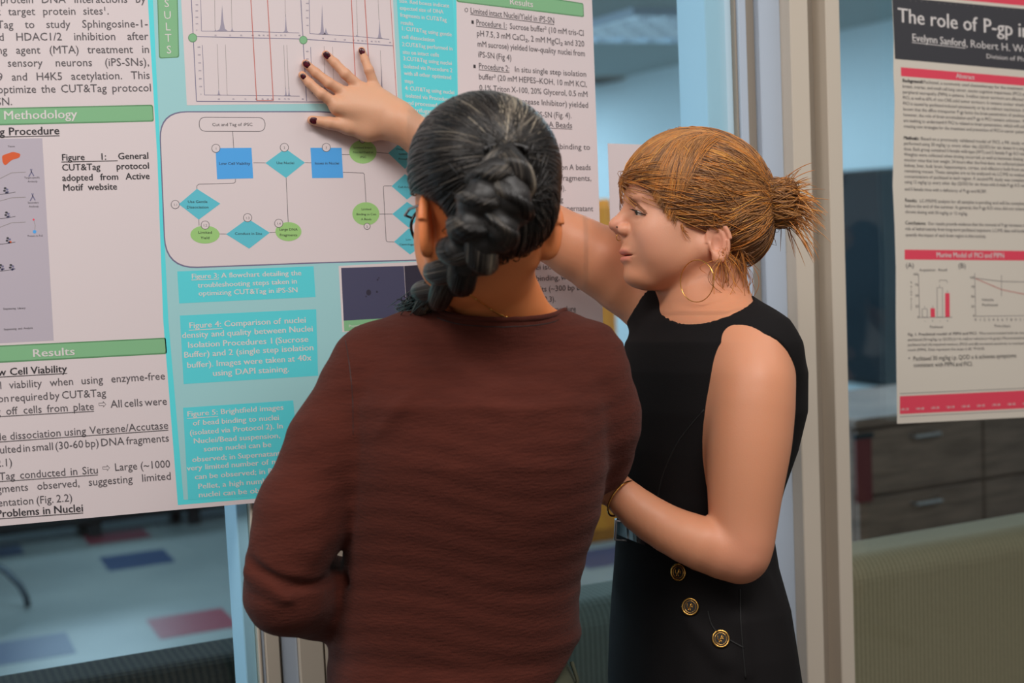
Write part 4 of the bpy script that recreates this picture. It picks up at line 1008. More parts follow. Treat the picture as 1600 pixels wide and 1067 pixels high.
def w_hand(p):
    z5 = lambda x, y: (440 + x / 5.333, 60 + y / 5.335)
    wr = H(622, 190, 0.036)
    f = cone(p, K(655, 214, 2.055), wr, 0.0240, 0.0215)
    mcp = [((470, 565), .0135), ((560, 480), .0125), ((675, 440), .0118), ((775, 440), .0105)]
    for (x, y), r in mcp:
        f = smin(f, cone(p, wr, H(*z5(x, y), 0.0185), 0.0190, r), 0.014)
    f = smin(f, cone(p, H(*z5(860, 560), 0.026), H(*z5(960, 640), 0.034), 0.014, 0.019), 0.015)
    f = smin(f, chain(p, [H(*z5(900, 730), 0.030), H(*z5(720, 755), 0.022), H(*z5(560, 735), 0.018)], [0.018, 0.0165, 0.0115], 0.01), 0.014)
    fing = [([(470, 560), (330, 462), (235, 375), (172, 305)], 1.0), ([(560, 472), (395, 372), (285, 285), (200, 208)], 1.0), ([(680, 435), (530, 295), (445, 205), (368, 132)], 1.0), ([(785, 430), (728, 265), (695, 178), (667, 98)], 0.90), ]
    for pts, s_ in fing:
        P = [H(*z5(*q), o) for q, o in zip(pts, (0.0165, 0.0185, 0.0115, 0.0065))]
        f = smin(f, chain(p, P, [0.0088 * s_, 0.0074 * s_, 0.0064 * s_, 0.0055 * s_], 0.003), 0.005)
    f = smin(f, chain(p, [H(*z5(560, 738), 0.018), H(*z5(395, 705), 0.014), H(*z5(252, 682), 0.0075)], [0.0104, 0.0086, 0.0066], 0.003), 0.006)
    return f
LHW = K(945, 755, 1.885)
def w_lhand(p): return hand_sdf(p, LHW, K(870, 715, 1.93) - LHW, K(0, 0, 0) + np.array([0.2, 0.5, -0.8]), 1.0, 0.45)
def w_head(p):
    q = wl_(p)
    f = head_sdf(q)
    a = q.copy(); a[:, 2] = np.abs(a[:, 2])
    e = ear_sdf(a, (-0.0155, -0.0425, 0.0700), 0.42, 0.93)
    return smin(f, e, 0.004)
def w_neck(p):
    f = cone(p, K(1116, 395, 2.0), K(1103, 490, 1.995), 0.047, 0.054)
    f = smin(f, cone(p, K(1085, 425, 2.0), K(1098, 500, 1.99), 0.032, 0.050), 0.02)
    g = smin(cone(p, K(1108, 500, 2.0), K(1020, 466, 2.11), 0.052, 0.045), cone(p, K(1112, 500, 1.99), K(1172, 560, 1.895), 0.050, 0.048), 0.02)
    return smin(f, g, 0.03)
WHIP = [K(1060, 1400, 2.03), K(1150, 1400, 1.97)]
def w_legs(p):
    f = None
    for hp, dx in ((K(1085, 1150, 2.06), 0), (K(1150, 1150, 1.95), 0)):
        kn = drop(hp, 0.47); an = drop(hp, 0.09); toe = an + np.array([-0.10, 0, -0.04]); toe = drop(toe, 0.035)
        e = chain(p, [hp, kn, kn * 0.55 + an * 0.45 + np.array([0.01, 0, 0]), an], [0.078, 0.050, 0.047, 0.033], 0.02)
        f = e if f is None else smin(f, e, 0.01)
    return f
def w_body(p):
    f = smin(gate(p, w_head, K(1085, 335, 2.0), 0.135, 0.05), gate(p, w_neck, K(1095, 470, 2.0), 0.17, 0.06), 0.018)
    t = rloft(p, body_rows)
    f = smin(f, t, 0.03)
    f = smin(f, w_arms(p), 0.022)
    f = smin(f, gate(p, w_hand, K(565, 150, 2.07), 0.13), 0.008)
    f = smin(f, gate(p, w_lhand, K(905, 735, 1.91), 0.15), 0.008)
    return smin(f, w_legs(p), 0.02) if p[:, 1].min() < -0.5 else f
def w_color(P):
    q = wl_(P); q[:, 2] *= NEAR
    c = np.tile(np.array(lin((210, 143, 108))[:3]), (len(P), 1))
    mx = np.array([1, 1, 1.0]); a = q.copy(); a[:, 2] = np.abs(a[:, 2])
    c = blend(c, (226, 152, 132), 0.40 * gauss(a, (0.072, -0.034, 0.045), 0.024))
    c = blend(c, (222, 150, 134), 0.5 * gauss(a, (0.112, -0.018, 0.004), 0.013))
    c = blend(c, (222, 150, 128), 0.55 * gauss(a, (-0.0155, -0.0425, 0.074), 0.024))
    lip = np.exp(-((a[:, 1] + 0.0585) / 0.0085) ** 4) * np.exp(-(a[:, 2] / 0.0205) ** 6) * (q[:, 0] > 0.094)
    c = blend(c, (206, 104, 100), 0.85 * lip)
    c = blend(c, (190, 130, 110), 0.5 * gauss(a, (0.088, 0.006, 0.034), (0.012, 0.007, 0.016)))
    hd = w2c(G(555, 150, SH + 0.02))
    c = blend(c, (218, 168, 136), 0.85 * gauss(P, hd, 0.16))
    c = blend(c, (228, 176, 150), 0.5 * gauss(q, (0.05, -0.01, 0.04), 0.07))
    c = blend(c, (214, 140, 118), 0.35 * gauss(P, K(1168, 880, 1.80), 0.05))
    return np.clip(c, 0, 1)
foot_w = c2w(K(1120, 1150, 2.0)); foot_w[2] = 0
woman = empty('person', foot_w, 'ginger-haired person in a sleeveless black dress reaching a bare arm to the big poster', 'person')
lo = np.array([-0.36, -1.62, 1.70]); hi = np.array([0.46, 0.32, 2.30])
hlo, hhi = box_at(K(1075, 345, 2.0), (0.145, 0.135, 0.11))
g0 = w2c(G(470, 70, SH)); g1 = w2c(G(640, 230, SH))
alo = np.minimum(g0, g1) - np.array([0.01, 0.01, 0.09]); ahi = np.maximum(g0, g1) + np.array([0.01, 0.01, 0.02])
P, Q = multi(w_body, (lo, hi, 0.0052), [(hlo, hhi, 0.0016), (alo, ahi, 0.0015)])
mesh_obj('body', c2w(P), Q, M['skin_fair'], woman, True, colors=w_color(P))
# shoes
M['shoe'] = mat('black_leather', (20, 18, 18), 0.35)
for hp in (K(1085, 1150, 2.06), K(1150, 1150, 1.95)):
    an = drop(hp, 0.055)
    def shoe(p, an=an):
        d = np.array([-0.94, 0, -0.3]); t = drop(an + d * 0.15, 0.03)
        f = smin(ell(p, drop(an + d * 0.0, 0.05), (0.045, 0.045, 0.036)), cone(p, drop(an + d * 0.03, 0.035), t, 0.036, 0.028), 0.03)
        fl = c2w(p)[:, 2]
        return np.maximum(f, 0.002 - fl)
    sdf_obj('shoe', shoe, an - 0.22, an + 0.12 + np.array([0, 0.0, 0.1]), 0.006, M['shoe'], woman)
# nails
z5 = lambda x, y: (440 + x / 5.333, 60 + y / 5.335)
for (x, y), (x2, y2), s_ in (((176, 312), (235, 375), 0.8), ((204, 211), (285, 285), 1.0), ((372, 136), (445, 205), 1.0), ((667, 102), (695, 178), 0.9), ((262, 684), (395, 705), 1.05)):
    tip = march(*z5(x, y), w_body, 1.9, 2.2); d = H(*z5(x, y), 0.01) - H(*z5(x2, y2), 0.0125)
    n_ = -tip / np.linalg.norm(tip); n_ = n_ + 0.35 * d / np.linalg.norm(d)
    Rn = frame(d, n_)
    ce_ = tip - Rn[:, 0] * 0.0012 - Rn[:, 1] * 0.0002
    sdf_obj('fingernail', lambda p: ell(p, ce_, (0.0060 * s_, 0.0015, 0.0047 * s_), Rn), ce_ - 0.009, ce_ + 0.009, 0.0007, M['polish'], woman)
# eyes
for sgn in (1, -1):
    ec = wq(0.0795, 0.001, 0.031 * sgn)
    er = sdf_obj('eye', lambda p: np.linalg.norm(p - ec, axis=1) - 0.0121, ec - 0.014, ec + 0.014, 0.0012, M['eye_white'], woman)
    ic = ec + WF @ np.array([0.0098, -0.001, 0.000])
    sdf_obj('iris', lambda p: ell(p, ic, (0.0032, 0.0056, 0.0056), WF), ic - 0.008, ic + 0.008, 0.0008, M['iris'], er)
    pc = ec + WF @ np.array([0.0122, -0.001, 0.0])
    sdf_obj('pupil', lambda p: ell(p, pc, (0.0013, 0.0026, 0.0026), WF), pc - 0.004, pc + 0.004, 0.0005, M['dark'], er)
# lashes and brow as hair
def whisk(rows, m, name, rad, parent, tones=None):
    S_ = np.array(rows); return hair_obj(name, S_, rad, m, parent, np.full(len(S_), 0.2) if tones is None else tones)
M['lash'] = mat('brown_lashes', (44, 28, 22), 0.5); M['brow'] = mat('ginger_brow', (150, 98, 66), 0.6)
L = []
for i in range(46):
    t = i / 45; s0 = wq(0.0935 - 0.0145 * t ** 1.3, 0.0042 - 0.0085 * t, 0.024 + 0.0220 * t)
    d = WF @ np.array([1.0, -0.15 - 0.3 * t, (0.1 + 0.8 * t) * NEAR]); ln = 0.0055
    L.append([s0, s0 + d * ln * 0.5 + np.array([0, -0.0002, 0]), s0 + d * ln + np.array([0, 0.0010, 0])])
whisk(L, M['lash'], 'eyelashes', 0.00042, woman)
L = []
for i in range(240):
    t = rng.random(); x = 981.5 + 26 * t; y = 309.5 + 22 * t ** 1.15 + rng.normal() * (1.7 - 0.9 * t)
    a = march(x, y, w_head, 1.85, 2.1, 0.0004); b = march(x + 4.5, y + 2.4 + rng.normal() * 0.5, w_head, 1.85, 2.1, 0.0010)
    L.append([a, (a + b) / 2 + np.array([0, 0, -0.0003]), b])
whisk(L, M['brow'], 'eyebrow', 0.00026, woman)
# piercings
def bead(name, c, r, m, par, sc=(1, 1, 1)):
    sdf_obj(name, lambda p: ell(p, c, (r * sc[0], r * sc[1], r * sc[2])), c - r * 1.8, c + r * 1.8, r / 4, m, par)
bead('nose_stud', march(964, 354.5, w_head, 1.85, 2.1), 0.0011, M['dark'], woman)
npt = wq(0.1085, -0.0315, 0.0)
MB().tube([c2w(npt + WF @ np.array([0.0035 * math.cos(a), 0.0045 * math.sin(a) - 0.002, 0])) for a in np.linspace(0, 2 * math.pi, 18)[:-1]], 0.0006, 6, True).build('septum_ring', M['gold'], woman, True)
# hoop earring
hcx = K(1089, 439, 1.925)
MB().tube([c2w(hcx + np.array([0.0200 * math.cos(a), 0.0285 * math.sin(a), -0.0200 * math.cos(a)])) for a in np.linspace(0, 2 * math.pi, 49)[:-1]], 0.00065, 8, True).build('hoop_earring', M['gold'], woman, True)

# dress
def fold(P, a, b, r, amp):     # a soft ridge along a-b
    return -amp * np.exp(-(cone(P, a, b, 0, 0) / r) ** 2)
def w_dress(p):
    f = rloft(p, dress_rows)
    f = smin(f, cone(p, K(1100, 520, 2.0), K(1022, 476, 2.10), 0.060, 0.047), 0.03)
    f = smin(f, cone(p, K(1125, 520, 1.985), K(1186, 552, 1.905), 0.064, 0.048), 0.03)
    hem = c2w(p)[:, 2]
    Y = p[:, 1]
    f = f + fold(p, K(1000, 900, 1.87), K(1130, 1030, 1.85), 0.014, 0.004) + fold(p, K(1060, 870, 1.87), K(1080, 1067, 1.87), 0.02, 0.003) + fold(p, K(1190, 905, 1.9), K(1215, 1030, 1.9), 0.012, 0.006) + fold(p, K(1160, 905, 1.85), K(1165, 1050, 1.85), 0.010, 0.004)
    f = smax(f, 0.62 - hem, 0.004)
    f = smax(f, -ell(p, K(1104, 470, 1.955), (0.062, 0.042, 0.085)), 0.003)
    f = smax(f, -ell(p, K(1110, 440, 2.02), (0.052, 0.06, 0.06)), 0.003)
    f = smax(f, -ell(p, K(1190, 625, 1.835), (0.066, 0.088, 0.060)), 0.003)
    f = smax(f, -ell(p, K(985, 445, 2.12), (0.050, 0.060, 0.075)), 0.003)
    return f
lo = np.array([0.10, -1.12, 1.78]); hi = np.array([0.46, 0.12, 2.24])
dress = sdf_obj('dress', w_dress, lo, hi, 0.0042, M['dress'], woman)
# seam lines of the dress
def seam(name, pts, f, z0, z1, r, m, par, off=0.0):
    P = np.array([march(x, y, f, z0, z1, off) for x, y in pts])
    MB().tube(c2w(P), r, 6).build(name, m, par, True)
M['seam'] = mat('dress_seam', (13, 12, 12), 0.7)
def smooth_px(pts, n=24):
    A = np.array(pts, float); t = np.linspace(0, len(A) - 1, n); i = np.clip(t.astype(int), 0, len(A) - 2); s_ = t - i
    out = []
    for k, (j, u) in enumerate(zip(i, s_)):
        p0, p1, p2, p3 = A[max(j - 1, 0)], A[j], A[j + 1], A[min(j + 2, len(A) - 1)]
        out.append(0.5 * ((2 * p1) + (p2 - p0) * u + (2 * p0 - 5 * p1 + 4 * p2 - p3) * u * u + (-p0 + 3 * p1 - 3 * p2 + p3) * u ** 3))
    return out
seam('seam', smooth_px([(1100, 640), (1060, 690), (1035, 745), (1024, 800)]), w_dress, 1.7, 2.2, 0.0010, M['seam'], dress)
seam('seam', smooth_px([(1106, 955), (1118, 985), (1162, 1012)]), w_dress, 1.7, 2.2, 0.0012, M['seam'], dress)
seam('seam', smooth_px([(1156, 920), (1158, 980), (1165, 1060)]), w_dress, 1.7, 2.2, 0.0010, M['seam'], dress)
# buttons
for x, y in ((1061, 894), (1079, 948), (1126, 998)):
    c = march(x, y, w_dress, 1.7, 2.2); g = grad(w_dress, c[None], 0.004)[0]; g /= np.linalg.norm(g)
    Rb = frame(g, (0, 1, 0)); o = c + g * 0.001
    X = lambda a, b, z: c2w(o + Rb @ np.array([z, b, a]))
    n = 28; r = 0.0112
    V = [X(0, 0, 0.0012)] + [X(rr * math.cos(t), rr * math.sin(t), z) for rr, z in ((r * .84, .0012), (r * .84, -.002)) for t in np.linspace(0, 2 * math.pi, n + 1)[:-1]]
    Fs = [(0, 1 + i, 1 + (i + 1) % n) for i in range(n)] + [(1 + i, 1 + n + i, 1 + n + (i + 1) % n, 1 + (i + 1) % n) for i in range(n)]
    bt = mesh_obj('button', np.array(V), Fs, M['dark'], woman)
    # gold rims
    rim = MB()
    for rr, tr in ((r * 0.93, 0.0013), (r * 0.68, 0.0005)):
        rim.tube([X(rr * math.cos(t), rr * math.sin(t), 0.0014) for t in np.linspace(0, 2 * math.pi, n + 1)[:-1]], tr, 6, True)
    rim.build('rim', M['gold'], bt, True)
    # rampant beast emblem: body, neck, four limbs, tail
    em = MB(); k = r * 0.55
    def st(pts, r0, r1): em.tube([X(a * k * (1), b * k, 0.0017) for a, b in pts], np.linspace(r0, r1, len(pts)), 6)
    st([(-0.25, -0.45), (0.0, -0.1), (0.15, 0.3), (0.1, 0.6)], 0.0011, 0.0014); st([(0.1, 0.6), (0.4, 0.65)], 0.0013, 0.0008)
    st([(0.15, 0.25), (0.5, 0.35), (0.7, 0.2)], 0.0007, 0.0005); st([(0.1, 0.1), (0.5, 0.0), (0.65, -0.2)], 0.0007, 0.0005)
    st([(-0.2, -0.4), (0.15, -0.55), (0.1, -0.9)], 0.0009, 0.0005); st([(-0.3, -0.4), (-0.3, -0.7), (-0.5, -0.9)], 0.0009, 0.0005); st([(-0.3, -0.3), (-0.7, -0.1), (-0.6, 0.4), (-0.8, 0.7)], 0.0005, 0.0006)
    em.build('emblem', M['gold'], bt, True)
# belt
def ring_on(f, yfun, cx, cz, n, off, r1=0.26):
    out = []
    for i in range(n):
        a = 2 * math.pi * i / n; d = np.array([math.cos(a), 0, math.sin(a)])
        lo_, hi_ = 0.02, r1
        for _ in range(22):
            m_ = (lo_ + hi_) / 2; p = np.array([cx, 0, cz]) + d * m_; p[1] = yfun(p)
            if f(p[None])[0] - off > 0: hi_ = m_
            else: lo_ = m_
        out.append(p)
    return np.array(out)
c = K(1084, 850, 2.0)
yb = lambda p: -((833 + (min(p[0] / min(p[2], 2.0) * FPX + 800, 1075) - 985) * 0.40) - 533.5) / FPX * min(p[2], 2.0)
B0 = ring_on(w_dress, lambda p: yb(p) + 0.009, c[0], c[2], 72, 0.0030); B1 = ring_on(w_dress, lambda p: yb(p) - 0.009, c[0], c[2], 72, 0.0030)
I0 = ring_on(w_dress, lambda p: yb(p) + 0.009, c[0], c[2], 72, 0.0003); I1 = ring_on(w_dress, lambda p: yb(p) - 0.009, c[0], c[2], 72, 0.0003)
keep_ = [i for i in range(72) if B0[i][0] / B0[i][2] * FPX + 800 < 1140 and (B0[i][2] < 2.02 or B0[i][0] / B0[i][2] * FPX + 800 < 1100)]
k0 = next(i for i in keep_ if (i - 1) % 72 not in keep_); idx_ = [(k0 + i) % 72 for i in range(len(keep_))]
B0, B1, I0, I1 = (a_[idx_] for a_ in (B0, B1, I0, I1))
n = len(idx_); V = np.concatenate([B0, B1, I1, I0]); Fs = [(0, n, 2 * n, 3 * n), (n - 1, 4 * n - 1, 3 * n - 1, 2 * n - 1)]
for i in range(n - 1):
    j = i + 1
    for r_ in range(4): Fs.append((r_ * n + i, ((r_ + 1) % 4) * n + i, ((r_ + 1) % 4) * n + j, r_ * n + j))
belt = mesh_obj('belt', c2w(V), Fs, M['belt'], woman, False)
bk = march(972, 828, w_dress, 1.7, 2.2, 0.004)
MB().tube([c2w(bk + np.array([a, b, -0.0015])) for a, b in ((-.010, -.013), (.008, -.015), (.010, .011), (-.008, .013))], 0.0022, 6, True).build('buckle', M['steel'], belt, True)
# bangle
bc = K(972, 779, 1.875); d = K(1030, 808, 1.86) - K(966, 768, 1.88); Rb = frame(d, (0.25, 1, 0))
MB().tube([c2w(bc + Rb @ np.array([0.006 * math.sin(a), 0.0265 * math.cos(a), 0.034 * math.sin(a)]) ) for a in np.linspace(0, 2 * math.pi, 41)[:-1]], 0.0013, 8, True).build('bangle', M['gold'], woman, True)

# ---- ginger hair
M['ginger'] = hair_mat('ginger_hair', [(0.0, (84, 54, 34)), (0.35, (140, 94, 56)), (0.6, (184, 128, 72)), (0.82, (210, 126, 44)), (1.0, (232, 172, 84))], 0.35)
M['ginger_base'] = mat('ginger_hair_base', (140, 96, 58), 0.5, mix=((112, 74, 44), 120, (1, 1, 1)))
CUTX = np.array([930, 966, 985, 1003, 1022, 1038, 1052, 1068, 1092, 1110, 1128, 1136, 1150, 1170, 1300]); CUTY = np.array([296, 298, 282, 288, 308, 334, 346, 350, 352, 350, 362, 392, 412, 418, 418])
def w_cap(p):
    f = ell(p, K(1086, 300, 2.0), (0.1040, 0.0865, 0.0860))
    f = smin(f, ell(p, K(1150, 352, 2.0), (0.050, 0.060, 0.068)), 0.03)
    return f
def w_hairbase(p):
    f = w_cap(p)
    px = p[:, 0] / p[:, 2] * FPX + 800; py = -p[:, 1] / p[:, 2] * FPX + 533.5
    cut = (py - np.interp(px, CUTX, CUTY)) / FPX * 2.0 * 0.8
    return smax(f, cut, 0.006)
hb = sdf_obj('hair', w_hairbase, *box_at(K(1090, 320, 2.0), (0.14, 0.13, 0.12)), 0.0028, M['ginger_base'], woman)
BUN = K(1200, 314, 1.985)
def flow(starts, goal, f, k, lift, curve=0.0):
    """strands over the surface f = lift from start points to the goal"""
    n = len(starts); out = np.empty((n, k, 3))
    g = goal if goal.ndim == 2 else np.tile(goal, (n, 1))
    t = np.linspace(0, 1, k)
    for i, s_ in enumerate(t):
        P = starts * (1 - s_) + g * s_
        P[:, 1] += curve * math.sin(math.pi * s_)
        out[:, i] = snap(P, f, 0.0, 5) if i < k - 1 else P
        gr = grad(f, out[:, i], 0.002); gr /= np.linalg.norm(gr, axis=1)[:, None] + 1e-9
        out[:, i] += gr * (lift * (0.3 + 0.7 * math.sin(math.pi * min(1, s_ + 0.15))))[:, None]
    return out
def cap_points(n, f, base, c, r, lo_=None):
    d = rng.normal(size=(n, 3)); d /= np.linalg.norm(d, axis=1)[:, None]
    P = c + d * r
    P = snap(P, f, 0.0, 8)
    return P
def clumptone(P, sc, seed=0):
    q = P * sc + seed
    return 0.5 + 0.5 * np.sin(q[:, 0] * 1.7 + 2.1 * np.sin(q[:, 1] * 1.3 + q[:, 2]))
pts = cap_points(9000, w_cap, w_hairbase, K(1090, 305, 2.0), np.array([0.10, 0.09, 0.086]))
ok = (w_hairbase(pts) < 0.002) & (pts[:, 0] < BUN[0] - 0.004)
pts = pts[ok]
lift = rng.random(len(pts)) ** 2 * 0.0035 + 0.0009
ST = flow(pts, BUN + rng.normal(size=(len(pts), 3)) * [0.003, 0.012, 0.014], w_cap, 11, lift)
frac = (0.55 + 0.45 * rng.random(len(pts)))
ang = np.arctan2(pts[:, 1] - BUN[1], pts[:, 2] - BUN[2]) + 0.15 * np.sin(pts[:, 0] * 60)
tone = np.clip(0.44 + 0.26 * np.sin(ang * 17 + 1.5 * np.sin(ang * 5)) + 0.10 * np.sin(ang * 61) + rng.normal(size=len(pts)) * 0.16, 0, 1)
front = np.clip((1.0 - (pts[:, 0] - K(966, 300, 2.0)[0]) / 0.10), 0, 1); tone = np.clip(tone + 0.10 * front, 0, 1)
hair_obj('hair_strands', ST, 0.00040, M['ginger'], hb, tone)
# fringe: from the crown forward and down to the brow, sweeping to the temple
n = 2600; t = rng.random(n)
fx = 968 + 88 * t ** 1.25; fy = np.interp(fx, [966, 975, 990, 1008, 1026, 1044, 1060], [286, 288, 276, 284, 312, 340, 352]) + rng.normal(size=n) * 4
crown = np.array([K(1075 + 50 * a, 212 + 26 * b, 1.965) for a, b in zip(rng.random(n), rng.random(n))])
tips = np.array([K(a, b, 2.0 - 0.062 * min(1, max(0, (a - 966) / 60)) - 0.012 * rng.random()) for a, b in zip(fx, fy)])
far = rng.random(n) < 0.35; tips[far, 2] = 2.0 + (2.0 - tips[far, 2]) * rng.random(far.sum()); tips[far, 0] = np.minimum(tips[far, 0], K(985, 300, 2.0)[0])
STF = flow(snap(crown, w_cap), tips, w_cap, 10, rng.random(n) * 0.0045 + 0.001, 0.008)
STF[:, -1, 1] += 0.0; tn = np.clip(0.5 + 0.2 * np.sin(t * 30) + rng.normal(size=n) * 0.15, 0, 1)
okf = (w_cap(STF[:, 1:-2].reshape(-1, 3)).reshape(n, -1).max(1) < 0.008) & (np.linalg.norm(np.diff(STF, axis=1), axis=2).max(1) < 0.03); STF = STF[okf]; tn = tn[okf]
hair_obj('fringe', STF, 0.00040, M['ginger'], hb, tn)
# bun and loose ends
BC = K(1218, 318, 1.98)
M['ginger_dark'] = mat('bun_shadow_hair', (104, 62, 36), 0.5)  # darker hair colour for the core of the bun
sdf_obj('hair_bun', lambda p: smin(ell(p, BC, (0.0200, 0.0290, 0.024)), cone(p, BUN - [0.01, 0, 0], BC, 0.020, 0.014), 0.008), BC - 0.05, BC + 0.05, 0.0025, M['ginger_dark'], hb)
S_ = []; tn = []
for i in range(900):
    a0 = rng.random() * 6.28; tilt = rng.normal() * 0.9; rr = 1.0 + rng.random() * 0.22
    ax1 = np.array([0.15 * rng.normal(), math.cos(tilt), math.sin(tilt)]); ax2 = np.array([1, 0.3 * rng.normal(), 0.3 * rng.normal()])
    L_ = 1.5 + rng.random() * 2.5
    P = [BC + (ax1 * math.cos(a0 + s * L_) * 0.0285 + ax2 * math.sin(a0 + s * L_) * 0.0205) * rr for s in np.linspace(0, 1, 9)]
    S_.append(P); tn.append(0.15 + 0.5 * rng.random() + (0.3 if i % 5 == 0 else 0))
for i in range(300):
    a = rng.normal() * 0.5 + (0.75 if i % 3 else -0.5); ln = 0.014 + 0.024 * rng.random(); b = rng.normal() * 0.4
    s0 = BC + np.array([0.004, 0.012 * rng.normal(), 0.01 * rng.normal()])
    d = np.array([math.cos(a), math.sin(a), b]); g_ = -0.012 if i % 2 else -0.028
    P = [s0 + d * ln * s * 1.3 + np.array([0.010 * s, g_ * s * s * (ln / 0.03), 0]) for s in np.linspace(0, 1, 9)]
    S_.append(P); tn.append(0.35 + 0.6 * rng.random())
hair_obj('bun_strands', np.array(S_), 0.00055, M['ginger'], hb, tn)
# wisps at the nape and temple
S_ = []; tn = []
for i in range(110):
    x0 = 1120 + 44 * rng.random(); y0 = 385 + 28 * rng.random(); s0 = march(x0, y0, lambda q: np.minimum(w_cap(q), w_body(q)), 1.8, 2.1, 0.001)
    ex = x0 + rng.normal() * 14 + 4; ey = y0 + 25 + 75 * rng.random() ** 1.6
    e = K(ex, ey, s0[2] + 0.03 * rng.random() + 0.01)
    bend = rng.normal() * 0.010
    S_.append([s0 * (1 - s) + e * s + np.array([bend * math.sin(3.1 * s), 0, -0.006 * math.sin(3.1 * s)]) for s in np.linspace(0, 1, 8)]); tn.append(0.3 + 0.6 * rng.random())
for i in range(60):
    x0 = 1040 + 30 * rng.random(); y0 = 345 + 14 * rng.random(); s0 = march(x0, y0, w_cap, 1.8, 2.1, 0.001)
    e = K(x0 + 4 + 12 * rng.random(), y0 + 10 + 22 * rng.random(), s0[2] + 0.004)
    S_.append([s0 * (1 - s) + e * s + np.array([-0.004 * math.sin(3.1 * s), 0, -0.003 * math.sin(3.1 * s)]) for s in np.linspace(0, 1, 8)]); tn.append(0.4 + 0.4 * rng.random())
hair_obj('loose_wisps', np.array(S_), 0.00035, M['ginger'], hb, tn)
# ------------------------------------------------------------------ the person seen from behind
M['skin_brown'] = mat('brown_skin', (176, 108, 70), 0.46, sss=0.15, attr='Col', bump=(500, 0.08, (1, 1, 1)), spec=0.4)
M['shirt'] = mat('maroon_brown_knit', (84, 38, 28), 0.95, mix=((78, 35, 26), 30, (1.0, 1.0, 6)), sheen=0.05, spec=0.2)
def knit(m):
    nt = m.node_tree; b = nt.nodes['Principled BSDF']
    tc = nt.nodes.new('ShaderNodeTexCoord')
    h = None
    for sc, st, w in ((90, (1, 1, 4), 0.6), (700, (1, 1, 0.4), 0.4)):
        mp = nt.nodes.new('ShaderNodeMapping'); mp.inputs['Scale'].default_value = st
        nz = nt.nodes.new('ShaderNodeTexNoise'); nz.inputs['Scale'].default_value = sc; nz.inputs['Detail'].default_value = 3
        nt.links.new(tc.outputs['Object'], mp.inputs['Vector']); nt.links.new(mp.outputs['Vector'], nz.inputs['Vector'])
        bp = nt.nodes.new('ShaderNodeBump'); bp.inputs['Strength'].default_value = w; bp.inputs['Distance'].default_value = 0.0018
        nt.links.new(nz.outputs['Fac'], bp.inputs['Height'])
        if h is not None: nt.links.new(h.outputs['Normal'], bp.inputs['Normal'])
        h = bp
    nt.links.new(h.outputs['Normal'], b.inputs['Normal'])
knit(M['shirt'])
M['olive'] = mat('olive_cotton', (74, 76, 58), 0.85, bump=(300, 0.3, (1, 1, 1)))
M['black_frame'] = mat('black_acetate', (14, 14, 20), 0.2)
BS = 1.06
BO = K(757, 325, 1.66); BF = frame((-math.sin(math.radians(20)), 0.0, math.cos(math.radians(20))))
BN = -1.0 if (BF[:, 2] @ np.array([-1, 0, 0])) < 0 else 1.0       # w * BN > 0 is the side at the picture's left
def bq(u, v, w): return BO + BF @ (np.array([u, v, w * BN]) * BS)
def b_head(p):
    q = ((p - BO) @ BF) / BS
    a = q.copy(); a[:, 2] = np.abs(a[:, 2])
    e = ear_sdf(a, (-0.012, -0.020, 0.0690), 0.55, 1.12, 0.12)
    return smin(head_sdf(q), e, 0.004) * BS
def b_neck(p):
    f = cone(p, K(768, 370, 1.685), K(774, 455, 1.762), 0.050, 0.050)
    f = smin(f, cone(p, K(776, 482, 1.785), K(665, 520, 1.82), 0.044, 0.026), 0.035)
    return smin(f, cone(p, K(776, 482, 1.785), K(868, 520, 1.82), 0.042, 0.024), 0.035)
SR = [(497, 610, 925, .060), (512, 565, 950, .082), (535, 548, 965, .098), (570, 544, 962, .108), (630, 546, 956, .114), (720, 548, 950, .116), (800, 543, 938, .116), (860, 538, 918, .118), (905, 532, 907, .120), (950, 524, 904, .124), (985, 518, 908, .126), (1012, 515, 902, .126), (1067, 512, 885, .128), (1110, 512, 870, .128)]
def row0(y, xl, xr, hd, z=None, grow=0.0):
    z = float(np.interp(y, [497, 530, 580, 650, 760, 880, 1010, 1200], [1.855, 1.835, 1.808, 1.785, 1.80, 1.84, 1.875, 1.87])) if z is None else z
    return (-(y - 533.5) / FPX * z, ((xl + xr) / 2 - 800) / FPX * z, z, (xr - xl) / 2 / FPX * z + grow, hd + grow)
shirt_rows = [row0(*r) for r in SR]
bbody_rows = [row0(*r, grow=-0.008 if r[0] < 960 else -0.034) for r in SR]
BLS, BRS = K(586, 592, 1.80), K(914, 604, 1.80)
BLA = [BLS, K(525, 700, 1.79), K(474, 800, 1.775), K(448, 880, 1.765)]
BLF = [K(448, 926, 1.775), K(500, 932, 1.86), K(560, 925, 1.96), K(650, 885, 1.985)]
BRA = [BRS, K(926, 655, 1.815), K(926, 705, 1.85)]
BRF = [K(922, 712, 1.86), K(850, 760, 1.96), K(740, 790, 1.99)]
def b_arms(p, g=0.0):
    f = chain(p, BLA, [0.056 + g, 0.049 + g, 0.0455 + g, 0.0425 + g], 0.03)
    f = smin(f, chain(p, BLF, [0.046 + g, 0.044 + g, 0.036 + g, 0.027 + g], 0.02), 0.012)
    h = chain(p, BRA, [0.052 + g, 0.047 + g, 0.044 + g], 0.03)
    h = smin(h, chain(p, BRF, [0.044 + g, 0.038 + g, 0.027 + g], 0.02), 0.012)
    return np.minimum(f, h)
def b_hands(p):
    a = hand_sdf(p, BLF[-1], BLF[-1] - BLF[-2], np.array([0, 0.3, 1.0]), 1.0, 0.5)
    b = hand_sdf(p, BRF[-1], BRF[-1] - BRF[-2], np.array([0, 0.3, 1.0]), -1.0, 0.5)
    return np.minimum(a, b)
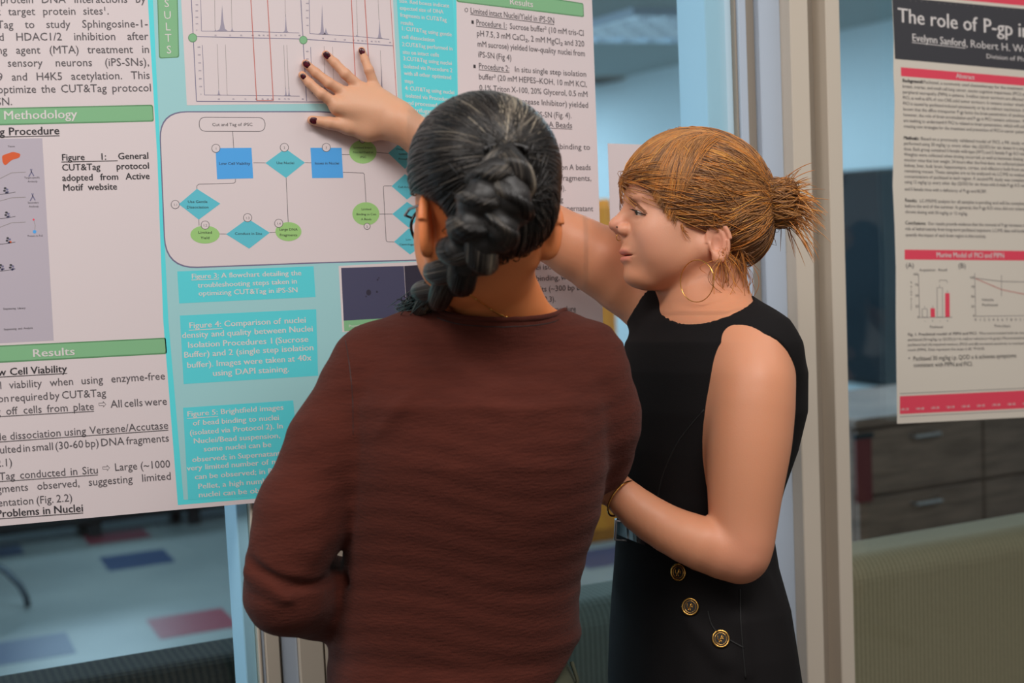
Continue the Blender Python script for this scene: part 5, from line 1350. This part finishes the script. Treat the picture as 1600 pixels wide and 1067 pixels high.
def b_legs(p, g=0.0):
    f = None
    for hp in (K(622, 1130, 1.86), K(790, 1130, 1.86)):
        kn = drop(hp, 0.48) ; an = drop(hp, 0.10)
        e = chain(p, [hp, kn, an], [0.086 + g, 0.058 + g, 0.045 + g], 0.02); f = e if f is None else smin(f, e, 0.01)
    return f
def b_body(p):
    f = smin(gate(p, b_head, K(757, 325, 1.66), 0.145, 0.05), b_neck(p), 0.02)
    f = smin(f, loft(p, bbody_rows), 0.02)
    f = smin(f, b_arms(p, -0.006), 0.02); f = smin(f, gate(p, b_hands, (BLF[-1] + BRF[-1]) / 2, 0.26), 0.008)
    return smin(f, b_legs(p), 0.02) if p[:, 1].min() < -0.4 else f
def b_color(P):
    q = ((P - BO) @ BF) / BS; a = q.copy(); a[:, 2] = np.abs(a[:, 2])
    c = np.tile(np.array(lin((232, 140, 84))[:3]), (len(P), 1))
    c = blend(c, (216, 120, 74), 0.6 * gauss(a, (-0.012, -0.018, 0.078), 0.03))
    c = blend(c, (190, 106, 64), 0.2 * gauss(P, K(760, 420, 1.65), 0.04))
    lip = np.exp(-((a[:, 1] + 0.0585) / 0.0085) ** 4) * np.exp(-(a[:, 2] / 0.0205) ** 6) * (q[:, 0] > 0.094)
    c = blend(c, (150, 74, 66), 0.8 * lip)
    return np.clip(c, 0, 1)
fb = c2w(K(702, 1130, 1.80)); fb[2] = 0
man = empty('person', fb, 'person seen from behind in a maroon-brown sweater with a grey-streaked dark braid', 'person')
lo = np.array([-0.36, -1.62, 1.48]); hi = np.array([0.20, 0.33, 2.09])
hlo, hhi = box_at(K(757, 330, 1.66), (0.125, 0.13, 0.135))
P, Q = multi(b_body, (lo, hi, 0.006), [(hlo, hhi, 0.0022)])
mesh_obj('body', c2w(P), Q, M['skin_brown'], man, True, colors=b_color(P))
for sgn in (1, -1):
    ec = bq(0.0795, 0.001, 0.031 * sgn)
    er = sdf_obj('eye', lambda p: np.linalg.norm(p - ec, axis=1) - 0.0127, ec - 0.015, ec + 0.015, 0.0016, M['eye_white'], man)
    ic = ec + BF @ np.array([0.0103, -0.001, 0.000])
    sdf_obj('iris', lambda p: ell(p, ic, (0.0034, 0.0058, 0.0058), BF), ic - 0.008, ic + 0.008, 0.001, M['dark'], er)
# sweater
def b_shirt(p):
    f = loft(p, shirt_rows, 2.5)
    f = smin(f, cone(p, K(776, 512, 1.772), K(604, 566, 1.81), 0.058, 0.050), 0.03)
    f = smin(f, cone(p, K(776, 512, 1.772), K(905, 570, 1.81), 0.058, 0.050), 0.03)
    f = smin(f, b_arms(p, 0.0085), 0.013)
    # folds
    f = f + fold(p, K(556, 690, 1.69), K(500, 750, 1.705), 0.014, 0.006) - fold(p, K(556, 725, 1.70), K(530, 810, 1.72), 0.012, 0.009)
    f = f - fold(p, K(386, 876, 1.73), K(450, 915, 1.715), 0.007, 0.008) - fold(p, K(450, 915, 1.715), K(560, 905, 1.80), 0.008, 0.007)
    f = f + fold(p, K(386, 895, 1.74), K(455, 940, 1.71), 0.010, 0.006) + fold(p, K(400, 850, 1.74), K(520, 870, 1.72), 0.014, 0.004)
    f = f - fold(p, K(549, 515, 1.70), K(558, 640, 1.68), 0.0045, 0.0035)
    f = f + fold(p, K(830, 640, 1.69), K(940, 610, 1.70), 0.010, 0.003) + fold(p, K(800, 665, 1.69), K(935, 660, 1.70), 0.010, 0.003) + fold(p, K(790, 700, 1.69), K(940, 690, 1.70), 0.012, 0.003) + fold(p, K(770, 610, 1.69), K(860, 600, 1.69), 0.010, 0.002)
    f = f + fold(p, K(640, 620, 1.69), K(560, 700, 1.69), 0.012, 0.003) + fold(p, K(850, 950, 1.69), K(900, 920, 1.72), 0.010, 0.004) + fold(p, K(860, 985, 1.69), K(905, 975, 1.74), 0.010, 0.005) + fold(p, K(540, 980, 1.70), K(620, 940, 1.68), 0.02, 0.003)
    Y = p[:, 1]; X = p[:, 0]
    f = f + 0.0006 * np.sin(Y * 95 + 3 * np.sin(X * 21)) * np.exp(-((Y + 0.02) / 0.12) ** 2) + 0.0004 * np.sin(Y * 210 + 4 * np.sin(X * 17 + 1))
    # hem, sagging at the right
    hem = -(np.interp(X / 1.75 * FPX + 800, [500, 840, 872, 905], [1110, 1100, 1078, 1030]) - 533.5) / FPX * 1.75
    f = smax(f, hem - Y, 0.004)
    f = smax(f, -ell(p, K(779, 462, 1.790), (0.0900, 0.0440, 0.115)), 0.004)
    # cuffs: sleeves stop before the wrists
    for e_, d_ in ((BLF[-1], BLF[-1] - BLF[-2]), (BRF[-1], BRF[-1] - BRF[-2])):
        d_ = d_ / np.linalg.norm(d_)
        cut = (p - (e_ - d_ * 0.02)) @ d_
        f = np.where(np.linalg.norm(p - e_, axis=1) < 0.09, smax(f, cut, 0.003), f)
    return f
lo = np.array([-0.38, -0.49, 1.62]); hi = np.array([0.20, 0.055, 2.07])
shirt = sdf_obj('sweater', b_shirt, lo, hi, 0.0036, M['shirt'], man)
# neck band: a tube on the rim of the neck hole
RB = []
for px in np.linspace(672, 884, 40):
    zz = np.linspace(1.60, 1.80, 60)
    for py in np.arange(474, 560, 1.0):
        v_ = b_shirt(np.array([K(px, py, z_) for z_ in zz]))
        if v_.min() < 0.0008:
            RB.append(K(px, py, zz[int(np.argmax(v_ < 0.0008))])); break
RB = np.array(RB); RB[1:-1] = (RB[:-2] + RB[1:-1] + RB[2:]) / 3
MB().tube(c2w(RB), 0.0034, 8).build('neck_band', M['shirt'], shirt, True)
MB().tube(c2w(np.array([march(q_[0] / q_[2] * FPX + 800, -q_[1] / q_[2] * FPX + 533.5 + 11, b_shirt, 1.5, 1.9, -0.0004) for q_ in RB[2:-2]])), 0.0007, 6).build('seam', M['dark'], shirt, True)
seam('seam', smooth_px([(540, 532), (546, 570), (551, 620), (552, 680)]), b_shirt, 1.5, 2.0, 0.0006, M['dark'], shirt, -0.0004)
# trousers and shoes
def b_trous(p):
    f = smin(loft(p, [row0(y, a, b, hd) for y, a, b, hd in ((1000, 545, 870, .095), (1060, 530, 890, .110), (1130, 520, 900, .120), (1200, 520, 890, .115))]), b_legs(p, 0.012), 0.03)
    return smax(f, 0.04 - c2w(p)[:, 2], 0.004)
tr = sdf_obj('trousers', b_trous, np.array([-0.30, -1.60, 1.60]), np.array([0.16, -0.36, 1.98]), 0.007, M['olive'], man)
lp_ = march(893, 1048, b_trous, 1.5, 2.0, 0.003)
MB().tube(c2w(np.array([lp_ + np.array([a, b, -0.002]) for a, b in ((0.0, 0.012), (0.004, 0.0), (0.008, -0.012), (0.005, -0.022))])), 0.0025, 6).build('belt_loop', M['olive'], tr, True)
for hp in (K(622, 1130, 1.86), K(790, 1130, 1.86)):
    an = drop(hp, 0.05)
    def shoe2(p, an=an):
        d = np.array([0.05, 0, 1.0]); f = smin(ell(p, drop(an, 0.05), (0.042, 0.05, 0.05)), cone(p, drop(an + d * 0.02, 0.035), drop(an + d * 0.15, 0.03), 0.038, 0.03), 0.03)
        return np.maximum(f, 0.002 - c2w(p)[:, 2])
    sdf_obj('shoe', shoe2, an - np.array([0.08, 0.12, 0.08]), an + np.array([0.08, 0.10, 0.22]), 0.006, M['shoe'], man)
# necklace
nk = smooth_px([(732, 459), (752, 473), (775, 488), (793, 496), (815, 499), (845, 496), (866, 490)], 30)
NP = np.array([march(x, y, b_body, 1.5, 1.9, 0.0008) for x, y in nk])
neck = MB().tube(c2w(NP), 0.00075, 6).build('necklace', M['gold'], man, True)
for i in (3, 8, 12, 14, 15, 16, 22, 25, 27):
    bead('bead', NP[i] + np.array([0, 0, -0.0006]), 0.0022 if i in (14, 15, 16) else 0.0015, M['gold'], neck)
# glasses
gl = MB()
for s_ in (1, -1):
    gl.tube([c2w(bq(0.107 - 0.006 * abs(math.cos(a)), -0.014 + 0.0225 * math.sin(a), s_ * (0.0315 + 0.0235 * math.cos(a)))) for a in np.linspace(0, 2 * math.pi, 33)[:-1]], 0.0019, 8, True)
    gl.tube([c2w(bq(u, v, s_ * w)) for u, v, w in ((0.103, -0.004, 0.054), (0.095, -0.002, 0.064), (0.05, 0.001, 0.0715), (0.008, 0.001, 0.0735), (-0.012, -0.004, 0.0755), (-0.026, -0.016, 0.074))], 0.0017, 8)
gl.tube([c2w(bq(u, v, w)) for u, v, w in ((0.103, 0.0, -0.010), (0.109, 0.003, 0.0), (0.103, 0.0, 0.010))], 0.0017, 8)
gls = gl.build('eyeglasses', M['black_frame'], man, True)

# ---- dark hair, combed back into a tied braid
M['dark_hair'] = hair_mat('dark_streaked_hair', [(0.0, (16, 14, 14)), (0.45, (38, 34, 32)), (0.7, (92, 84, 76)), (1.0, (168, 156, 136))], 0.34)
M['dark_base'] = mat('dark_hair_base', (22, 19, 19), 0.5, mix=((38, 34, 32), 90, (1, 1, 1)))
def b_cap(p):
    f = ell(p, K(757, 266, 1.655), (0.0870, 0.0880, 0.1000))
    f = smin(f, ell(p, K(778, 330, 1.625), (0.064, 0.052, 0.056)), 0.03)
    return f
BX = np.array([600, 640, 655, 668, 690, 706, 722, 745, 790, 825, 842, 852, 864, 900]); BY = np.array([300, 300, 304, 308, 326, 352, 374, 392, 400, 398, 384, 330, 300, 296])
def b_hairbase(p):
    px = p[:, 0] / p[:, 2] * FPX + 800; py = -p[:, 1] / p[:, 2] * FPX + 533.5
    cut = (py - np.interp(px, BX, BY)) / FPX * 1.62 * 0.8
    far_ = ((p - BO) @ BF)[:, 0]
    cut2 = np.where(far_ > 0.055, (0.052 + (far_ - 0.055) * 0.6) - (p[:, 1] - BO[1]), -1)
    return smax(smax(b_cap(p), cut, 0.005), cut2, 0.004)
bh = sdf_obj('hair', b_hairbase, *box_at(K(757, 290, 1.65), (0.12, 0.13, 0.13)), 0.003, M['dark_base'], man)
TIE = march(791, 237, b_cap, 1.4, 1.8, 0.002)
pts = cap_points(6500, b_cap, b_hairbase, K(757, 275, 1.65), np.array([0.087, 0.095, 0.10]))
ok = (b_hairbase(pts) < 0.002); pts = pts[ok]
lift = rng.random(len(pts)) ** 2 * 0.0022 + 0.0010
ST = flow(pts, TIE + rng.normal(size=(len(pts), 3)) * [0.009, 0.004, 0.002], b_cap, 11, lift)
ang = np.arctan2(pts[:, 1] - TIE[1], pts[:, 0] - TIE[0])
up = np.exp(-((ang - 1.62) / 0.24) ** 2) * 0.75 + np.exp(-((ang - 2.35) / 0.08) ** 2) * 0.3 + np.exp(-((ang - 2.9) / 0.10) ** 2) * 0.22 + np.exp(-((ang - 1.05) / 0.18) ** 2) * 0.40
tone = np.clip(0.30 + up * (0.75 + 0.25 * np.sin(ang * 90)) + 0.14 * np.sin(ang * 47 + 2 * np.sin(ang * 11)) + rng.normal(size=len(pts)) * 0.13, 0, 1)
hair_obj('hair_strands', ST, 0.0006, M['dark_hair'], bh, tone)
# hair tie
tt = MB(); tr_ = frame((0, -0.35, -1.0), (0, 1, 0))
P_ = [TIE + np.array([0.0225 * math.sin(a), 0.006 * math.cos(a) + 0.002, 0.004 * math.cos(2 * a) - 0.001]) for a in np.linspace(-1.9, 1.9, 22)]
tt.tube(c2w(np.array(P_)), 0.0032, 10).build('hair_tie', M['dark'], bh, True)
# braid
BP = np.array([K(791, 244, 1.553), K(789, 272, 1.542), K(781, 300, 1.540), K(768, 332, 1.545), K(752, 364, 1.552), K(734, 392, 1.580), K(712, 421, 1.625), K(688, 446, 1.685), K(664, 468, 1.755), K(644, 484, 1.82)])
RR = np.array([0.024, 0.036, 0.037, 0.035, 0.033, 0.030, 0.027, 0.023, 0.018, 0.013])
def bpath(t):
    x = t * (len(BP) - 1); i = min(int(x), len(BP) - 2); u = x - i
    p0, p1, p2, p3 = BP[max(i - 1, 0)], BP[i], BP[i + 1], BP[min(i + 2, len(BP) - 1)]
    return 0.5 * ((2 * p1) + (p2 - p0) * u + (2 * p0 - 5 * p1 + 4 * p2 - p3) * u * u + (-p0 + 3 * p1 - 3 * p2 + p3) * u ** 3), np.interp(x, range(len(RR)), RR)
def strand_path(k, n=44):
    out = []
    for i in range(n):
        t = i / (n - 1); c_, r = bpath(t); c2_, _ = bpath(min(1, t + 0.01)); c1_, _ = bpath(max(0, t - 0.01)); d = (c2_ - c1_); d /= np.linalg.norm(d)
        sd = np.cross(d, [0, 0, 1.0]); sd /= np.linalg.norm(sd); nb = np.cross(sd, d)
        if nb[2] > 0: nb = -nb
        ph = 2 * math.pi * (2.4 * t + k / 3.0) + 0.6
        w = min(1, 0.12 + t * 3.2)
        out.append((c_ + sd * r * 0.62 * math.sin(ph) * w + nb * (r * 0.34 * math.sin(2 * ph) * w), r * (0.62 - 0.05 * w), sd, nb))
    return out
paths = [strand_path(k) for k in range(3)]
def b_braid(p):
    f = None
    for pa in paths:
        e = chain(p, [x[0] for x in pa[::2]], [x[1] * 0.90 for x in pa[::2]], 0.004); f = e if f is None else smin(f, e, 0.003)
    return f
braid = sdf_obj('braid', b_braid, BP.min(0) - 0.06, BP.max(0) + 0.06, 0.0035, M['dark_base'], bh)
S_ = []; tn = []
for k, pa in enumerate(paths):
    for j in range(620):
        a = rng.random() * 6.283; rr = 0.96 + 0.12 * rng.random(); tw = rng.normal() * 0.5
        P_ = []
        for i in range(0, 44, 2):
            c_, r, sd, nb = pa[i]; aa = a + tw * i / 44
            P_.append(c_ + (sd * math.cos(aa) + nb * math.sin(aa)) * r * rr)
        S_.append(P_); tn.append(np.clip(0.24 + 0.42 * max(0, math.sin(a * 2 + k * 2.1)) ** 3 + rng.normal() * 0.15 + (0.18 if k == 1 else 0), 0, 1))
hair_obj('braid_strands', np.array(S_), 0.00055, M['dark_hair'], braid, tn)
# loose tail falling over the front of the shoulder
S_ = []; tn = []
e0, _ = bpath(1.0)
for j in range(500):
    s0, _ = bpath(0.72 + 0.28 * rng.random()); s0 = s0 + rng.normal(size=3) * [0.008, 0.008, 0.006]
    e = K(640 + 24 * rng.normal() * 0.5, 492 + 9 * rng.normal(), 1.83 + 0.03 * rng.random())
    m_ = (s0 + e) / 2 + np.array([0.004 * rng.normal(), 0.006 * rng.normal() + 0.004, -0.01])
    S_.append([s0 * (1 - s) ** 2 + 2 * m_ * s * (1 - s) + e * s * s for s in np.linspace(0, 1, 8)]); tn.append(np.clip(0.2 + rng.normal() * 0.2, 0, 1))
hair_obj('loose_tail', np.array(S_), 0.00055, M['dark_hair'], bh, tn)
# ------------------------------------------------------------------ passer-by in the hall, seen only as a faint reflection in the right pane
M['navy_jersey'] = mat('navy_jersey', (44, 76, 96), 0.8)
M['charcoal_trousers'] = mat('charcoal_trousers', (40, 40, 44), 0.8)
PB = np.array([3.05, -2.05, 0.0])
def W2(x, y, z): return PB + np.array([x, y, z])
def fig(p, part):
    if part == 'trousers':
        f = smin(chain(p, [W2(-.09, 0, .90), W2(-.10, .03, .50), W2(-.10, .0, .10)], [.095, .065, .05], .02), chain(p, [W2(.09, 0, .90), W2(.12, .16, .50), W2(.12, .10, .10)], [.095, .065, .05], .02), .02)
        return smin(f, ell(p, W2(0, 0, .93), (.165, .115, .11)), .04)
    if part == 'shirt':
        f = smin(ell(p, W2(0, 0, 1.10), (.155, .105, .20)), ell(p, W2(0, 0, 1.30), (.18, .11, .15)), .06)
        for s in (-1, 1): f = smin(f, cone(p, W2(.17 * s, 0, 1.40), W2(.23 * s, .02, 1.20), .062, .058), .03)
        return smax(f, -ell(p, W2(0, .02, 1.50), (.07, .07, .05)), .005)
    f = smin(ell(p, W2(0, 0, 1.64), (.074, .092, .110)), cone(p, W2(0, -.02, 1.40), W2(0, -.01, 1.56), .06, .052), .02)
    f = smin(f, ell(p, W2(0, .092, 1.625), (.014, .018, .022)), .01)
    for s in (-1, 1):
        f = smin(f, ell(p, W2(.076 * s, 0, 1.63), (.010, .018, .030)), .006)
        f = smin(f, chain(p, [W2(.17 * s, 0, 1.38), W2(.24 * s, .0, 1.12), W2(.20 * s, .18, 1.0)], [.05, .042, .028], .02), .02)
        f = np.minimum(f, hand_sdf(p, W2(.20 * s, .19, 1.0), np.array([-.1 * s, 1, -.1]), np.array([0, 0.1, 1.0]), float(s), 0.4))
    f = smin(f, cone(p, W2(0, 0, 1.0), W2(0, 0, 1.38), .10, .10), .03)
    for s in (-1, 1): f = smin(f, cone(p, W2(.1 * s, 0, .12), W2(.09 * s, 0, .9), .04, .07), .02)
    return f
def wsurf(name, f, lo, hi, h, m, par):
    P, Q = surf(f, lo, hi, h, 1); return mesh_obj(name, P, Q[:, ::-1] if False else Q, m, par, True)
pb = empty('person', PB, 'faint reflection of a dark-clothed person in the glass beside the right poster', 'person')
M['skin_plain'] = mat('plain_skin', (206, 150, 120), 0.5)
wsurf('body', lambda p: fig(p, 'body'), W2(-.35, -.2, .0), W2(.35, .45, 1.80), 0.009, M['skin_plain'], pb)
wsurf('shirt', lambda p: fig(p, 'shirt'), W2(-.35, -.2, .85), W2(.35, .2, 1.55), 0.009, M['navy_jersey'], pb)
wsurf('trousers', lambda p: fig(p, 'trousers'), W2(-.30, -.2, .04), W2(.30, .3, 1.07), 0.009, M['charcoal_trousers'], pb)
wsurf('hair', lambda p: smax(ell(p, W2(0, -.015, 1.665), (.086, .098, .105)), -(ell(p, W2(0, .11, 1.60), (.085, .09, .10))), .01), W2(-.12, -.15, 1.5), W2(.12, .12, 1.8), 0.008, M['dark_base'], pb)
for s, dy in ((-1, 0.0), (1, .10)):
    c_ = W2(.11 * s, dy, 0)
    wsurf('shoe', lambda p: np.maximum(smin(ell(p, c_ + [0, 0, .045], (.045, .055, .05)), cone(p, c_ + [0, .03, .035], c_ + [0, .16, .03], .038, .03), .03), .002 - p[:, 2]), c_ - [.07, .09, .01], c_ + [.07, .23, .12], 0.007, M['shoe'], pb)
